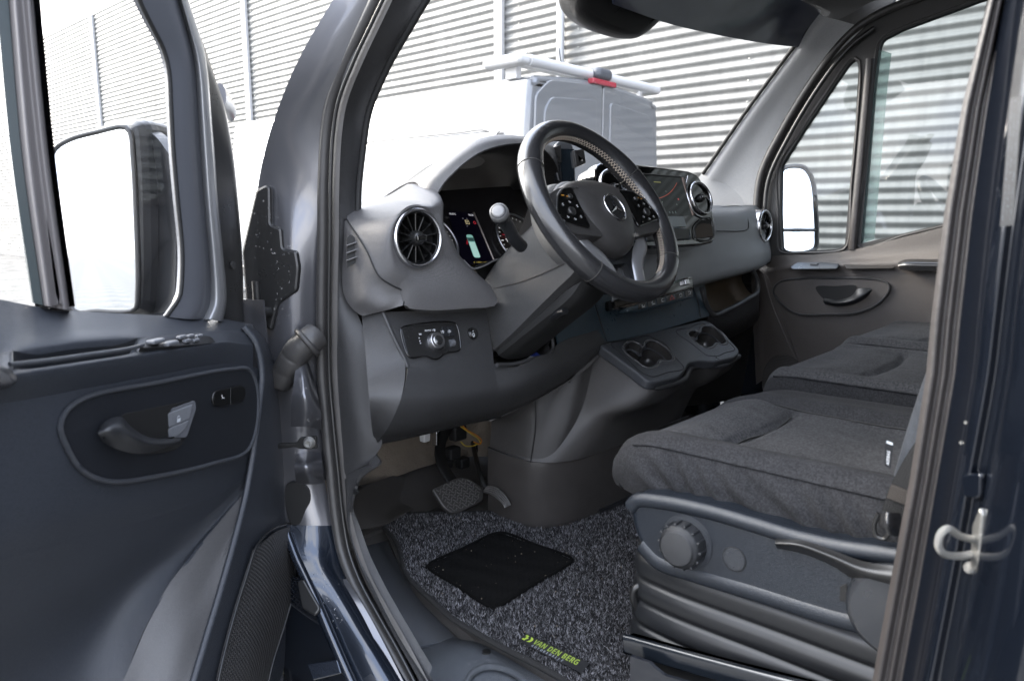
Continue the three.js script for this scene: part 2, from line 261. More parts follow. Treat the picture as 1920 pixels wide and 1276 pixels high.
{ // grey van parked in front
  const t = thing('parked_van', 'silver grey panel van with white roof rack parked ahead beside the metal wall', 'van', V(3.6, GY, -2.7));
  const BODY = std(C(.225, .24, .26), .34, { metalness: .3, clearcoat: 1, clearcoatRoughness: .06 });
  const x0 = 2.62, x1 = 4.6, yb = GY + .32, yt = 1.83, prof = []; // half section, tumblehome
  const sec = (tx, ty, ins) => { const p = []; const add = (x, y) => p.push(new THREE.Vector2(x, y)); add(x0 + ins, yb); add(x0 - .02 + ins, yb + .5); add(x0 + ins, .85); add(x0 + .07 + ins, yt - .14); add(x0 + .13 + ins, yt - .04); add(x0 + .24 + ins, yt); add((x0 + x1) / 2, yt + .045); add(x1 - .24 - ins, yt); add(x1 - .13 - ins, yt - .04); add(x1 - .07 - ins, yt - .14); add(x1 - ins, .85); add(x1 + .02 - ins, yb + .5); add(x1 - ins, yb); return p; };
  const s = new THREE.Shape(); const sp = new THREE.SplineCurve(sec(0, 0, 0)).getPoints(90); s.setFromPoints(sp);
  const g = new THREE.ExtrudeGeometry(s, { depth: 4.4, bevelEnabled: true, bevelThickness: .05, bevelSize: .05, bevelOffset: -.05, bevelSegments: 4, curveSegments: 4 }); g.translate(0, 0, -7.15);
  const body = part(t, 'body', g, BODY);
  part(body, 'side_moulding', box(x0 - .035, x0 + .02, .08, .2, -7, -2.8, .015), M.black);
  { const mo = loft([[V(x0 + .012, 1.42, -2.95), V(x0 + .012, 1.42, -6.5)], [V(x0 - .008, 1.38, -2.98), V(x0 - .008, 1.38, -6.5)], [V(x0 - .006, .5, -2.98), V(x0 - .006, .5, -6.5)]], 2, 8, .01); part(body, 'side_panel', mo, BODY); part(body, 'panel_groove', tube([V(x0 + .02, 1.36, -2.98), V(x0 + .004, 1.425, -3.1), V(x0 + .004, 1.43, -3.4), V(x0 + .004, 1.43, -6.4)], .007, 60, 6), std(C(.12), .5)); }
  // nose and wheels, ahead and mostly out of sight
  part(t, 'nose', box(x0 + .08, x1 - .08, yb, .55, -8.3, -7.1, .2), BODY);
  for (const [wx, wz] of [[x0 + .12, -3.7], [x1 - .12, -3.7], [x0 + .12, -7.3], [x1 - .12, -7.3]]) { const w = new THREE.CylinderGeometry(.34, .34, .24, 28); w.rotateZ(Math.PI / 2); w.translate(wx, GY + .34, wz); const wm = part(t, 'wheel', w, M.rubber); const r = new THREE.CylinderGeometry(.2, .2, .26, 20); r.rotateZ(Math.PI / 2); r.translate(wx, GY + .34, wz); part(wm, 'rim', r, M.satin); }
  const cx = (x0 + x1) / 2, Z = -2.70;
  for (const sgn of [-1, 1]) { // two rear doors with a pressed panel each
    const mk = (ins, top, dz) => { const p = [[cx + sgn * .006 + sgn * ins, yb + .1 + ins], [cx + sgn * .006 + sgn * ins, yt + .015 - top], [cx + sgn * .70, yt - .03 - top], [cx + sgn * (.87 - ins), yt - .16 - top * .8], [cx + sgn * (.905 - ins), .9], [cx + sgn * (.92 - ins), yb + .5], [cx + sgn * (.91 - ins), yb + .1 + ins]].map(([a, b]) => new THREE.Vector2(a, b)); const q = plate(frame(V(0, 0, Z + dz), V(0, 0, 1)), roundShape(p, .05), .03, .012, [], 0, 3); return q; };
    const d = part(t, 'rear_door', mk(0, 0, -.008), BODY); part(d, 'pressed_panel', mk(.09, .13, .006), BODY);
    const hz = box(cx + sgn * .93 - .03, cx + sgn * .93 + .03, 1.05, 1.13, Z, Z + .05, .012); part(d, 'hinge', hz, std(C(.5), .4));
    part(d, 'hinge', box(cx + sgn * .95 - .03, cx + sgn * .95 + .03, .35, .43, Z, Z + .05, .012), std(C(.5), .4));
    part(t, 'tail_light', box(cx + sgn * .93 - .06, cx + sgn * .93 + .06, -.05, .5, Z - .03, Z + .035, .02), M.red);
  }
  part(t, 'brake_light', box(cx - .17, cx + .17, yt + .005, yt + .05, Z - .02, Z + .045, .012), std(C(.5, .02, .05), .25));
  { const c = box(cx - .10, cx + .12, yt + .05, yt + .15, Z - .14, Z + .05, .045); c.rotateX(0); part(t, 'camera_housing', c, std(C(.09, .10, .12), .4)); }
  part(t, 'antenna', tube([V(cx - .12, yt + .04, Z - .3), V(cx - .12, yt + .34, Z - .36)], .006, 8, 6), M.black);
  { const W = std(C(.82), .5); const rk = part(t, 'roof_rack', merge([box(x0 + .1, x1 - .1, yt + .075, yt + .125, Z - .25, Z - .17, .02), box(x0 - .02, x0 + .12, yt + .055, yt + .135, Z - .42, Z - .02, .035), box(x1 - .12, x1 + .02, yt + .055, yt + .135, Z - .42, Z - .02, .035)]), W);
    const rl = new THREE.CylinderGeometry(.042, .042, x1 - x0 - .24, 16); rl.rotateZ(Math.PI / 2); rl.translate(cx, yt + .095, Z - .05); part(rk, 'ladder_roller', rl, W);
    for (const x of [x0 + .12, x1 - .12]) part(rk, 'rack_foot', box(x - .03, x + .03, yt - .03, yt + .09, Z - .27, Z - .15, .01), W); }
}

// ------------------------------------------------------------------ the van's shell
const van = thing('van', 'dark blue van body around the open driver doorway, with pillars, sill, windscreen and roof', 'van', V(0, GY, 0));
{
  // A pillar, painted
  const rowsA = [[[648, -40, -.905], [694, -40, -.885], [728, -40, -.865]], [[560, 110, -.945], [612, 112, -.918], [664, 112, -.885]], [[510, 235, -.965], [562, 236, -.93], [614, 236, -.893]], [[484, 345, -.975], [541, 346, -.94], [601, 346, -.9]],
    [[478, 450, -.98], [544, 450, -.95], [596, 450, -.905]], [[480, 560, -.985], [546, 560, -.955], [593, 560, -.908]], [[500, 700, -.985], [552, 700, -.955], [595, 700, -.91]], [[516, 800, -.985], [562, 800, -.955], [602, 800, -.912]], [[528, 900, -.985], [570, 900, -.955], [609, 900, -.914]], [[536, 985, -.988], [582, 985, -.957], [623, 985, -.917]]];
  const ap = part(van, 'a_pillar', loft(rowsA.map(xs), 14, 60, .006), M.jamb);
  // raised inner flange beside the seal
  part(ap, 'weld_flange', loft([[[735, -40, -.862], [700, 40, -.872], [668, 115, -.882], [630, 190, -.888], [616, 240, -.89], [603, 346, -.897], [598, 450, -.902], [596, 560, -.906], [598, 700, -.908], [605, 800, -.91], [612, 900, -.912]], [[716, -40, -.868], [684, 40, -.877], [650, 115, -.887], [614, 190, -.893], [600, 240, -.895], [586, 346, -.901], [582, 450, -.907], [580, 560, -.911], [583, 700, -.912], [590, 800, -.914], [598, 900, -.916]]].map(xs), 50, 3, .01), M.jamb);
  // hinge well in black plastic and pressings
  const F = frame(onX(-.975, 500, 470), V(-.86, .05, .5));
  part(ap, 'hinge_cover', pxPlate(F, [[478, 356], [497, 345], [506, 350], [507, 420], [527, 428], [530, 465], [555, 470], [560, 500], [556, 545], [520, 570], [508, 620], [462, 600], [452, 470]], .006, .014, .005, -.004), M.smooth);
  { const h = part(ap, 'upper_hinge', (() => { const g = new THREE.CylinderGeometry(.013, .013, .045, 18); g.translate(...onX(-.985, 486, 545).toArray()); return g; })(), M.smooth);
    const b = new THREE.CylinderGeometry(.009, .009, .07, 14); b.translate(...onX(-.995, 482, 560).toArray()); part(h, 'hinge_pin', b, M.steel);
    const n = new THREE.CylinderGeometry(.012, .012, .014, 6); n.rotateZ(Math.PI / 2); n.translate(...onX(-.992, 499, 585).toArray()); part(h, 'bolt', n, M.steel); }
  part(ap, 'hinge_plate', pxPlate(frame(onX(-.985, 490, 585), V(-.8, 0, .6)), [[462, 560], [505, 556], [512, 580], [500, 612], [466, 622]], .004, .01, .003), M.steel);
  // corrugated rubber wiring gaiter from pillar to door
  { const pts = [onX(-.928, 594, 628), onX(-.950, 576, 642), onX(-.962, 560, 656), onX(-.974, 542, 684), onX(-.985, 522, 718)], c = curve(pts), G = []; const n = 54;
    for (let i = 0; i <= n; i++) { const t = i / n, p = c.getPointAt(t), tg = c.getTangentAt(t), s = tg.clone().cross(V(0, 1, 0)).normalize(), u = s.clone().cross(tg), r = .0265 - .002 * t + .0018 * Math.pow(Math.abs(Math.sin(t * Math.PI * 4)), .4); G.push(Array.from({ length: 21 }, (_, k) => p.clone().addScaledVector(s, Math.cos(k / 20 * 2 * Math.PI) * r).addScaledVector(u, Math.sin(k / 20 * 2 * Math.PI) * r))); }
    part(van, 'wiring_gaiter', gridGeo(G), M.rubber);
    const fl = tube(Array.from({ length: 16 }, (_, k) => { const t = c.getTangentAt(.2), s = t.clone().cross(V(0, 1, 0)).normalize(), u = s.clone().cross(t), a = k / 16 * 2 * Math.PI; return pts[1].clone().addScaledVector(s, Math.cos(a) * .029).addScaledVector(u, Math.sin(a) * .029); }), .006, 48, 8, true); part(van, 'gaiter_flange', fl, M.rubber); }
  // pressings with highlights put into their colour, check strap and bolt
  part(ap, 'pressing', loft([xs([[558, 655, -.955], [572, 668, -.945], [590, 715, -.925]]), xs([[548, 735, -.998], [572, 738, -.99], [600, 765, -.945]]), xs([[546, 752, -1.0], [572, 754, -.992], [602, 778, -.945]]), xs([[545, 800, -.99], [572, 800, -.98], [602, 805, -.93]])], 12, 24, .006), M.jamb);
  part(ap, 'pressing', loft([xs([[556, 848, -.958], [575, 846, -.945], [602, 848, -.92]]), xs([[552, 872, -1.0], [575, 872, -.99], [604, 872, -.945]]), xs([[552, 882, -1.0], [576, 882, -.99], [605, 882, -.945]]), xs([[556, 906, -.975], [578, 908, -.958], [606, 906, -.925]])], 12, 20, .006), M.jamb);
  { const st = part(van, 'check_strap', pxPlate(frame(onX(-.985, 570, 830), V(-.8, 0, .6)), [[520, 832], [555, 830], [562, 820], [592, 818], [594, 842], [562, 842], [552, 838], [520, 842]], .003, .008, .002), M.steel);
    const p = onX(-.992, 580, 829), nrm = V(-.8, 0, .6).normalize(), q = new THREE.Quaternion().setFromUnitVectors(V(0, 1, 0), nrm); const b = lathe([[0, 0], [.0115, 0], [.0115, .002], [.0085, .003], [.0085, .009], [.007, .0105], [.0045, .0105], [.0042, .006], [0, .006]], 24); b.applyQuaternion(q); b.translate(p.x, p.y, p.z); part(st, 'bolt', b, M.zinc); }
  part(ap, 'hinge_recess_shade', plate(frame(onX(-.965, 562, 935), V(-.8, 0, .6)), splineShape(px2(frame(onX(-.965, 562, 935), V(-.8, 0, .6)), [[540, 905], [562, 902], [580, 912], [584, 935], [574, 955], [560, 985], [545, 975]])), .004, .0015, [], .004), M.dark);  // flat dark plate: shade of the recess put into its colour

  // sill: painted outer step with rolled edge
  const si = part(van, 'sill', loft([xs([[536, 985, -.99], [582, 985, -.957], [623, 985, -.917]]), xs([[556, 1040, -.995], [596, 1036, -.962], [640, 1048, -.92]]), xs([[578, 1090, -1.0], [620, 1085, -.965], [662, 1100, -.922]]), xs([[606, 1160, -1.0], [655, 1155, -.968], [700, 1165, -.925]]), xs([[640, 1230, -1.0], [695, 1225, -.97], [738, 1230, -.927]]), xs([[690, 1340, -1.0], [750, 1335, -.97], [800, 1340, -.93]])], 12, 40, .008), M.paint);
  part(si, 'sill_edge', sweep(circ(.009, 10), xs([[538, 1000, -.998], [557, 1050, -1.0], [590, 1120, -1.004], [640, 1235, -1.006], [690, 1345, -1.006]]), V(0, 1, 0), 40), M.paint);
  part(si, 'sill_groove', loft([xs([[650, 1085, -.93], [690, 1150, -.935], [735, 1235, -.938], [790, 1345, -.94]]), xs([[640, 1085, -.94], [680, 1155, -.945], [722, 1240, -.948], [772, 1345, -.95]])], 30, 3, .002), M.jamb);
  const lowR = [xs([[532, 1085, -1.0], [560, 1080, -1.003]]), xs([[528, 1170, -1.0], [590, 1150, -1.008]]), xs([[530, 1230, -1.0], [622, 1222, -1.01]]), xs([[535, 1330, -1.0], [680, 1330, -1.012]])];
  part(van, 'sill_cover', loft(lowR, 6, 24, .006), M.paint);
  part(van, 'drain_plug', pxPlate(frame(onX(-1.02, 578, 1130), V(-.8, .5, .4)), [[556, 1090], [568, 1084], [600, 1140], [590, 1155], [566, 1140]], .006, .008, .003), M.smooth);
  part(van, 'jacking_bracket', pxPlate(frame(onX(-1.03, 600, 1250), V(-.8, .5, .4)), [[575, 1245], [632, 1236], [640, 1262], [586, 1275]], .003, .012, .002), M.paint);
  // door seal: round bulb and inner lip all along the opening
  const sealP = [[724, -40, -.868], [686, 40, -.878], [652, 112, -.887], [622, 190, -.893], [612, 250, -.896], [607, 346, -.9], [606, 450, -.902], [604, 560, -.905], [605, 700, -.908], [613, 800, -.91], [621, 880, -.912], [629, 960, -.915], [641, 1030, -.917], [662, 1088, -.919], [694, 1148, -.92], [736, 1222, -.922], [800, 1345, -.924]];
  const seal = part(van, 'door_seal', sweep(circ(.0125, 14, .85, 1), xs(sealP), V(-1, .15, 0), 120), M.rubber);
  part(seal, 'seal_lip', sweep([[-.012, 0], [-.006, .004], [0, .006], [.006, .004], [.011, 0], [0, -.006]], xs(sealP.map(([u, v, x]) => [u + 22 + (v > 1020 ? 4 : 0), v - (v > 1020 ? 6 : 0), x + .008])), V(-1, .15, 0), 120), M.rubberWorn.clone());
  seal.children[0].material.color.setRGB(.085, .08, .076);
  part(seal, 'seal_beading', sweep(circ(.0035, 8), xs(sealP.map(([u, v, x]) => [u + 12, v, x - .006])), V(-1, 0, 0), 120), M.smooth);
  // A pillar trim inside, left
  const tl = part(van, 'a_pillar_trim', loft([xs([[752, -40, -.86], [790, -40, -.82], [822, -40, -.80]]), xs([[712, 40, -.868], [748, 50, -.83], [774, 40, -.808]]), xs([[672, 118, -.876], [700, 130, -.84], [724, 128, -.816]]), xs([[645, 195, -.884], [668, 205, -.85], [690, 210, -.826]]), xs([[636, 270, -.888], [660, 275, -.855], [679, 278, -.83]]), xs([[630, 346, -.89], [654, 346, -.86], [671, 350, -.836]]), xs([[628, 412, -.892], [652, 412, -.865], [670, 402, -.842]])], 12, 40, .008), M.lower);
  part(tl, 'windscreen_edge', sweep(circ(.006, 8), xs([[824, -40, -.802], [776, 40, -.81], [726, 128, -.818], [692, 210, -.828], [681, 278, -.832], [673, 350, -.838], [671, 402, -.844]]), V(0, 0, 1), 50), M.dark);
  // kick panel between seal and dashboard
  const kp = part(van, 'kick_panel', loft([xs([[627, 405, -.893], [640, 408, -.885], [655, 412, -.86]]), xs([[625, 545, -.897], [636, 545, -.89], [655, 545, -.865]]), xs([[625, 640, -.9], [650, 640, -.895], [690, 640, -.87]]), xs([[630, 740, -.902], [660, 740, -.898], [702, 740, -.872]]), xs([[636, 810, -.904], [670, 815, -.9], [716, 830, -.875]]), xs([[642, 862, -.906], [672, 858, -.9], [706, 850, -.88]]), xs([[647, 888, -.908], [660, 884, -.905], [690, 868, -.895]])], 12, 40, .006), M.lower);
  part(kp, 'panel_edge', loft([xs([[646, 884, -.907], [668, 872, -.9], [703, 850, -.88]]), xs([[650, 898, -.907], [674, 888, -.9], [712, 866, -.885]]), xs([[655, 960, -.912], [668, 905, -.905], [680, 880, -.9]])], 10, 12, .005), M.lower);
  { const sc = new THREE.CylinderGeometry(.006, .006, .006, 12); sc.rotateZ(Math.PI / 2); sc.translate(...onX(-.905, 667, 921).toArray()); part(kp, 'screw', sc, M.smooth); }
  // seal skirt running down to the sill inside
  part(van, 'sill_trim', loft([xs([[650, 898, -.91], [656, 930, -.905], [664, 960, -.9]]), xs([[655, 990, -.914], [664, 990, -.904], [674, 985, -.895]]), xs([[672, 1050, -.917], [681, 1043, -.905], [692, 1036, -.892]]), xs([[700, 1110, -.919], [709, 1103, -.905], [720, 1094, -.892]]), xs([[740, 1185, -.921], [750, 1178, -.905], [762, 1168, -.892]]), xs([[790, 1270, -.924], [800, 1262, -.905], [812, 1252, -.892]]), xs([[836, 1350, -.926], [848, 1342, -.905], [862, 1332, -.892]])], 10, 50, .006), M.lower);
  // footwell: floor, toe board, wheel arch, tread, step moulding
  const FO = [[1110, 1320], [1060, 1276], [1000, 1242], [940, 1212], [890, 1184], [850, 1160], [815, 1130], [785, 1102], [764, 1078], [756, 1058], [750, 1030], [738, 1008], [720, 985]].map(([u, v]) => onY(-.012, u + 9, v - 6));
  const FF = frame(V(0, -.06, 0), V(0, 1, 0), V(0, 0, -1)), FS = new THREE.Shape(); FS.setFromPoints([V(-.86, 0, -.9), V(.9, 0, -.9), V(.9, 0, 1.3), V(-.87, 0, 1.3), V(-.87, 0, .62), ...FO, V(-.74, 0, -.36), V(-.86, 0, -.42)].map(p => to2(FF, p)));
  const fl = structure('cab_floor', plate(FF, FS, .048, .002), M.vinylFloor);
  fl.userData.label = 'black vinyl cab floor under the mat';
  part(van, 'toe_board', loft([[V(-.86, .5, -.62), V(-.2, .5, -.62), V(.9, .5, -.62)], [V(-.86, .08, -.58), V(-.2, .08, -.58), V(.9, .08, -.58)], [V(-.86, .03, -.45), V(-.2, .03, -.45), V(.9, .03, -.45)], [V(-.86, -.008, -.30), V(-.2, -.008, -.30), V(.9, -.008, -.30)]], 10, 16, .01, { lu: true }), M.vinylFloor);
  part(van, 'insulation_panel', loft([[V(-.80, .62, -.50), V(-.66, .62, -.53), V(-.5, .62, -.50), V(-.36, .62, -.52), V(-.2, .62, -.46), V(-.12, .62, -.34)], [V(-.80, .34, -.49), V(-.66, .34, -.5), V(-.52, .34, -.475), V(-.38, .34, -.50), V(-.22, .34, -.46), V(-.13, .34, -.34)], [V(-.81, .05, -.46), V(-.66, .05, -.47), V(-.5, .045, -.455), V(-.36, .04, -.47), V(-.22, .04, -.44), V(-.13, .04, -.33)]], 40, 20, .01), M.insulation);
  part(van, 'wheel_arch', loft([zs([[662, 960, -.28], [668, 925, -.34], [700, 905, -.40], [740, 890, -.46]]), zs([[665, 975, -.27], [700, 965, -.3], [735, 945, -.36], [790, 905, -.45]]), zs([[672, 992, -.26], [712, 985, -.27], [745, 968, -.29], [815, 935, -.4]])], 16, 12, .006), M.vinylFloor);
  part(van, 'underbody', box(-.972, .95, -.22, -.112, -.9, 1.25, .01), M.black);
  const tread = part(van, 'step_tread', loft([ys([[668, 985, -.06], [690, 985, -.06], [716, 992, -.06]]), ys([[694, 1055, -.085], [722, 1050, -.085], [756, 1075, -.075]]), ys([[742, 1150, -.09], [775, 1140, -.09], [815, 1145, -.085]]), ys([[782, 1212, -.09], [815, 1205, -.09], [858, 1195, -.085]])], 10, 24, .006), std(C(.17, .185, .21), .45, { bumpMap: rep(GRAIN, 16), bumpScale: .0016 }));
  part(tread, 'tread_riser', loft([ys([[672, 972, -.02], [716, 990, -.015], [752, 1060, -.014], [780, 1095, -.014], [850, 1158, -.014], [960, 1225, -.014], [1060, 1285, -.014]]), ys([[680, 985, -.06], [718, 998, -.06], [756, 1078, -.075], [786, 1118, -.085], [850, 1190, -.085], [940, 1260, -.085], [1020, 1320, -.085]])], 40, 5, .005), M.vinylFloor);
  const mo = part(van, 'step_moulding', loft([ys([[776, 1222, -.092], [815, 1208, -.09], [860, 1190, -.085], [905, 1192, -.07]]), ys([[792, 1240, -.085], [835, 1222, -.055], [880, 1205, -.045], [950, 1215, -.035]]), ys([[805, 1262, -.085], [850, 1245, -.045], [905, 1228, -.035], [1010, 1252, -.03]]), ys([[830, 1310, -.085], [880, 1290, -.045], [950, 1270, -.035], [1090, 1305, -.03]]), ys([[860, 1370, -.085], [930, 1350, -.05], [1010, 1340, -.04], [1150, 1345, -.03]])], 24, 30, .01), plastic(C(.13, .145, .165), .4, .0003));
  part(mo, 'moulding_rib', tube(ys([[870, 1290, -.04], [885, 1262, -.032], [912, 1250, -.028], [950, 1255, -.024], [1000, 1290, -.02], [1030, 1330, -.02]]), .006, 40, 8), mo.material);
  { const c = new THREE.CylinderGeometry(.008, .009, .004, 16); c.translate(...onY(-.034, 912, 1222).toArray()); part(mo, 'plug', c, M.smooth); }
  part(van, 'seat_box_edge', loft([ys([[1120, 948, .012], [1150, 935, .012], [1186, 920, .012]]), ys([[1124, 958, .012], [1154, 945, .012], [1190, 930, .012]])], 10, 3, .02), M.black);

  // B pillar: worn rubber strip with ridges, painted jamb, striker
  const L = [[-300, 1925, 1972], [-40, 1862, 1908], [0, 1853, 1896], [200, 1804, 1862], [400, 1771, 1834], [600, 1746, 1812], [700, 1737, 1802], [900, 1706, 1768], [1100, 1668, 1734], [1276, 1636, 1702], [1350, 1622, 1690]];
  const ridge = [0, .35, .7, .95, 1, .9, .35, .1, .35, .85, .95, .8, .3, .1, .4, .8, .9, .6, .1, -.3];
  const rows = L.map(([v, a, b]) => ridge.map((h, i) => { const u = a + (b - a) * i / (ridge.length - 1); return onX(-.9 - h * .006 + i * .0006, u, v); }));
  const bp = part(van, 'b_pillar', loft(L.map(([v, a, b], k) => xs([[b - 14, v, -.893], [b + 6, v, -.905], [b + 40 - k * 1.5, v, -.93], [b + 62 - k * 2, v, -.94], [b + 78 - k * 2, v, -.935], [b + 100, v, -.965], [b + 190, v, -1.0], [b + 330, v, -1.01]])), 40, 60, .006), std(C(.012, .0165, .027), .14, { metalness: .6, clearcoat: 1, clearcoatRoughness: .05 }));
  part(van, 'b_pillar_seal', gridGeo(rows.map(r => r), .006), M.rubberWorn);
  { // door striker: bent steel loop on a plate
    const st = part(van, 'door_striker', tube([onX(-.945, 1838, 1035), onX(-.965, 1800, 1042), onX(-.985, 1768, 1036), onX(-.99, 1760, 1020), onX(-.99, 1766, 998), onX(-.985, 1778, 991), onX(-.97, 1800, 1004), onX(-.945, 1840, 1014)], .0036, 60, 10), M.zinc);
    part(st, 'striker_plate', pxPlate(frame(onX(-.945, 1832, 1010), V(-.75, 0, -.66)), [[1818, 1062], [1822, 985], [1836, 950], [1842, 962], [1836, 1060], [1826, 1070]], .003, .008, .002), M.zinc);
    const sc = new THREE.SphereGeometry(.006, 10, 8); sc.translate(...onX(-.95, 1820, 1064).toArray()); part(st, 'screw', sc, M.zinc); }
  { const pm = printed(64, 256, (x, w, h) => { x.fillStyle = '#0a0f18'; x.fillRect(0, 0, w, h); x.fillStyle = '#5d6670'; let s = 3; const r = () => (s = (s * 16807) % 2147483647) / 2147483647; for (let c = 0; c < 3; c++) for (let y = 6; y < h - 10;) { const l = 2 + r() * 5; if (r() < .75) x.fillRect(6 + c * 19 + r() * 5, y, 2 + r() * 4, l * .5); y += l; } });
    part(bp, 'label', print4([onX(-.972, 1898, 185), onX(-.975, 1920, 178), onX(-.975, 1903, 422), onX(-.972, 1878, 424)], .002), pm, 'faded white printed label'); }
  for (const [u, v] of [[1812, 792], [1803, 830]]) { const s = new THREE.SphereGeometry(.0018, 8, 6); s.translate(...onX(-.925, u, v).toArray()); part(bp, 'plug', s, M.zinc); }
  part(bp, 'pressing', pxPlate(frame(onX(-.935, 1815, 900), V(-.8, 0, -.6)), [[1800, 890], [1840, 885], [1838, 935], [1806, 932]], .006, .006, .002), bp.material);

  // windscreen, roof, header, right pillar
  const wsRow = (y, z) => [V(-.86, y, z + .07), V(-.5, y, z - .02), V(0, y, z - .05), V(.5, y, z - .02), V(.86, y, z + .05)];
  part(van, 'windscreen', loft([wsRow(.72, -.46), wsRow(.95, -.27), wsRow(1.2, -.05), wsRow(1.42, .12)], 24, 24, 0), M.glass);
  part(van, 'windscreen_haze_film', loft([wsRow(.72, -.455), wsRow(.95, -.265), wsRow(1.2, -.045), wsRow(1.42, .125)], 24, 24, 0), std(C(.8), 1, { transparent: true, opacity: .06, depthWrite: false }), 'thin white film added to haze the view through the windscreen');  // added white film: veils the view with haze
  part(van, 'windscreen_shade_band', loft([zs([[1150, 8, .03], [1250, 43, .035], [1320, 60, .042], [1380, 72, .052], [1440, 82, .07], [1502, 89, .092]]), zs([[1150, -25, .06], [1250, -15, .065], [1320, 5, .075], [1380, 20, .085], [1440, 35, .105], [1520, 62, .115]]), zs([[1150, -70, .09], [1250, -70, .1], [1320, -60, .11], [1380, -50, .12], [1440, -30, .145], [1540, 20, .16]])], 30, 12, .004), std(C(.022, .032, .075), .3, { clearcoat: .6, clearcoatRoughness: .1, map: rep(DIRT, 4) }));
  const tr = part(van, 'a_pillar_trim', loft([xs([[1322, 328, .80], [1330, 335, .80], [1362, 345, .83], [1410, 398, .86]]), xs([[1405, 208, .80], [1414, 211, .80], [1440, 222, .83], [1466, 246, .86]]), xs([[1470, 120, .80], [1479, 124, .80], [1506, 134, .83], [1536, 142, .86]]), xs([[1500, 78, .80], [1510, 84, .80], [1540, 90, .83], [1575, 96, .86]]), xs([[1530, 20, .80], [1545, 30, .80], [1580, 40, .83], [1620, 52, .86]])], 20, 30, .01), M.trimLight);
  part(tr, 'lower_trim', loft([xs([[1318, 322, .80], [1330, 333, .802], [1364, 345, .832], [1412, 360, .862]]), xs([[1304, 345, .80], [1330, 358, .81], [1370, 372, .835], [1412, 390, .862]]), xs([[1300, 385, .80], [1338, 400, .82], [1372, 405, .845], [1414, 415, .862]])], 12, 12, .006), M.trimLight);
  part(tr, 'windscreen_edge', sweep(circ(.007, 8), xs([[1318, 326, .795], [1402, 205, .795], [1467, 117, .795], [1500, 72, .795], [1530, 20, .795]]), V(0, 0, 1), 30), M.dark);
  part(van, 'headliner', loft([zs([[1500, 40, .05], [1560, 40, .14], [1640, 0, .3]]).map((p, i) => p), [V(.2, 1.42, .12), V(.55, 1.44, .2), V(.86, 1.42, .35)], [V(.2, 1.45, 1.2), V(.55, 1.45, 1.2), V(.86, 1.42, 1.2)]], 12, 12, .02), M.headliner);
  part(van, 'roof', box(-.9, .95, 1.47, 1.5, -.06, 3.2, .01), M.paint);
  part(van, 'roof_header', loft([zs([[1490, 62, .04], [1540, 74, .06], [1590, 60, .14], [1650, 45, .3]]), zs([[1490, 10, .06], [1540, 20, .1], [1600, 10, .18], [1680, -5, .32]]), zs([[1480, -60, .08], [1550, -60, .12], [1620, -60, .22], [1720, -60, .36]])], 16, 10, .01), M.headliner);
  part(van, 'header_panel', box(-.84, .9, 1.43, 1.47, -.06, .25, .015), M.headliner);
  // enclosing body: sides, bulkhead, bonnet and wings (mostly out of frame)
  part(van, 'bulkhead', box(-.9, .93, -.05, 1.47, 1.28, 1.31, .004), M.headliner);
  part(van, 'right_side', box(.93, 1.0, -.5, 1.47, .95, 3.2, .02), M.paint);
  part(van, 'right_lower_side', box(.945, 1.0, -.5, -.04, -.3, .95, .02), M.paint);
  part(van, 'left_side', box(-1.0, -.93, -.5, 1.47, 1.12, 3.2, .02), M.paint);
  part(van, 'bonnet', loft([[V(-.78, .60, -.5), V(0, .66, -.56), V(.85, .60, -.5)], [V(-.8, .50, -.95), V(0, .56, -1.0), V(.85, .5, -.95)], [V(-.78, .2, -1.4), V(0, .26, -1.5), V(.8, .2, -1.4)]], 16, 16, .01), M.paint);
  part(van, 'front_wing', box(-.98, -.84, -.45, .56, -1.35, -.36, .05), M.paint);
  part(van, 'front_wing', box(.86, 1.0, -.45, .56, -1.35, -.2, .05), M.paint);
}

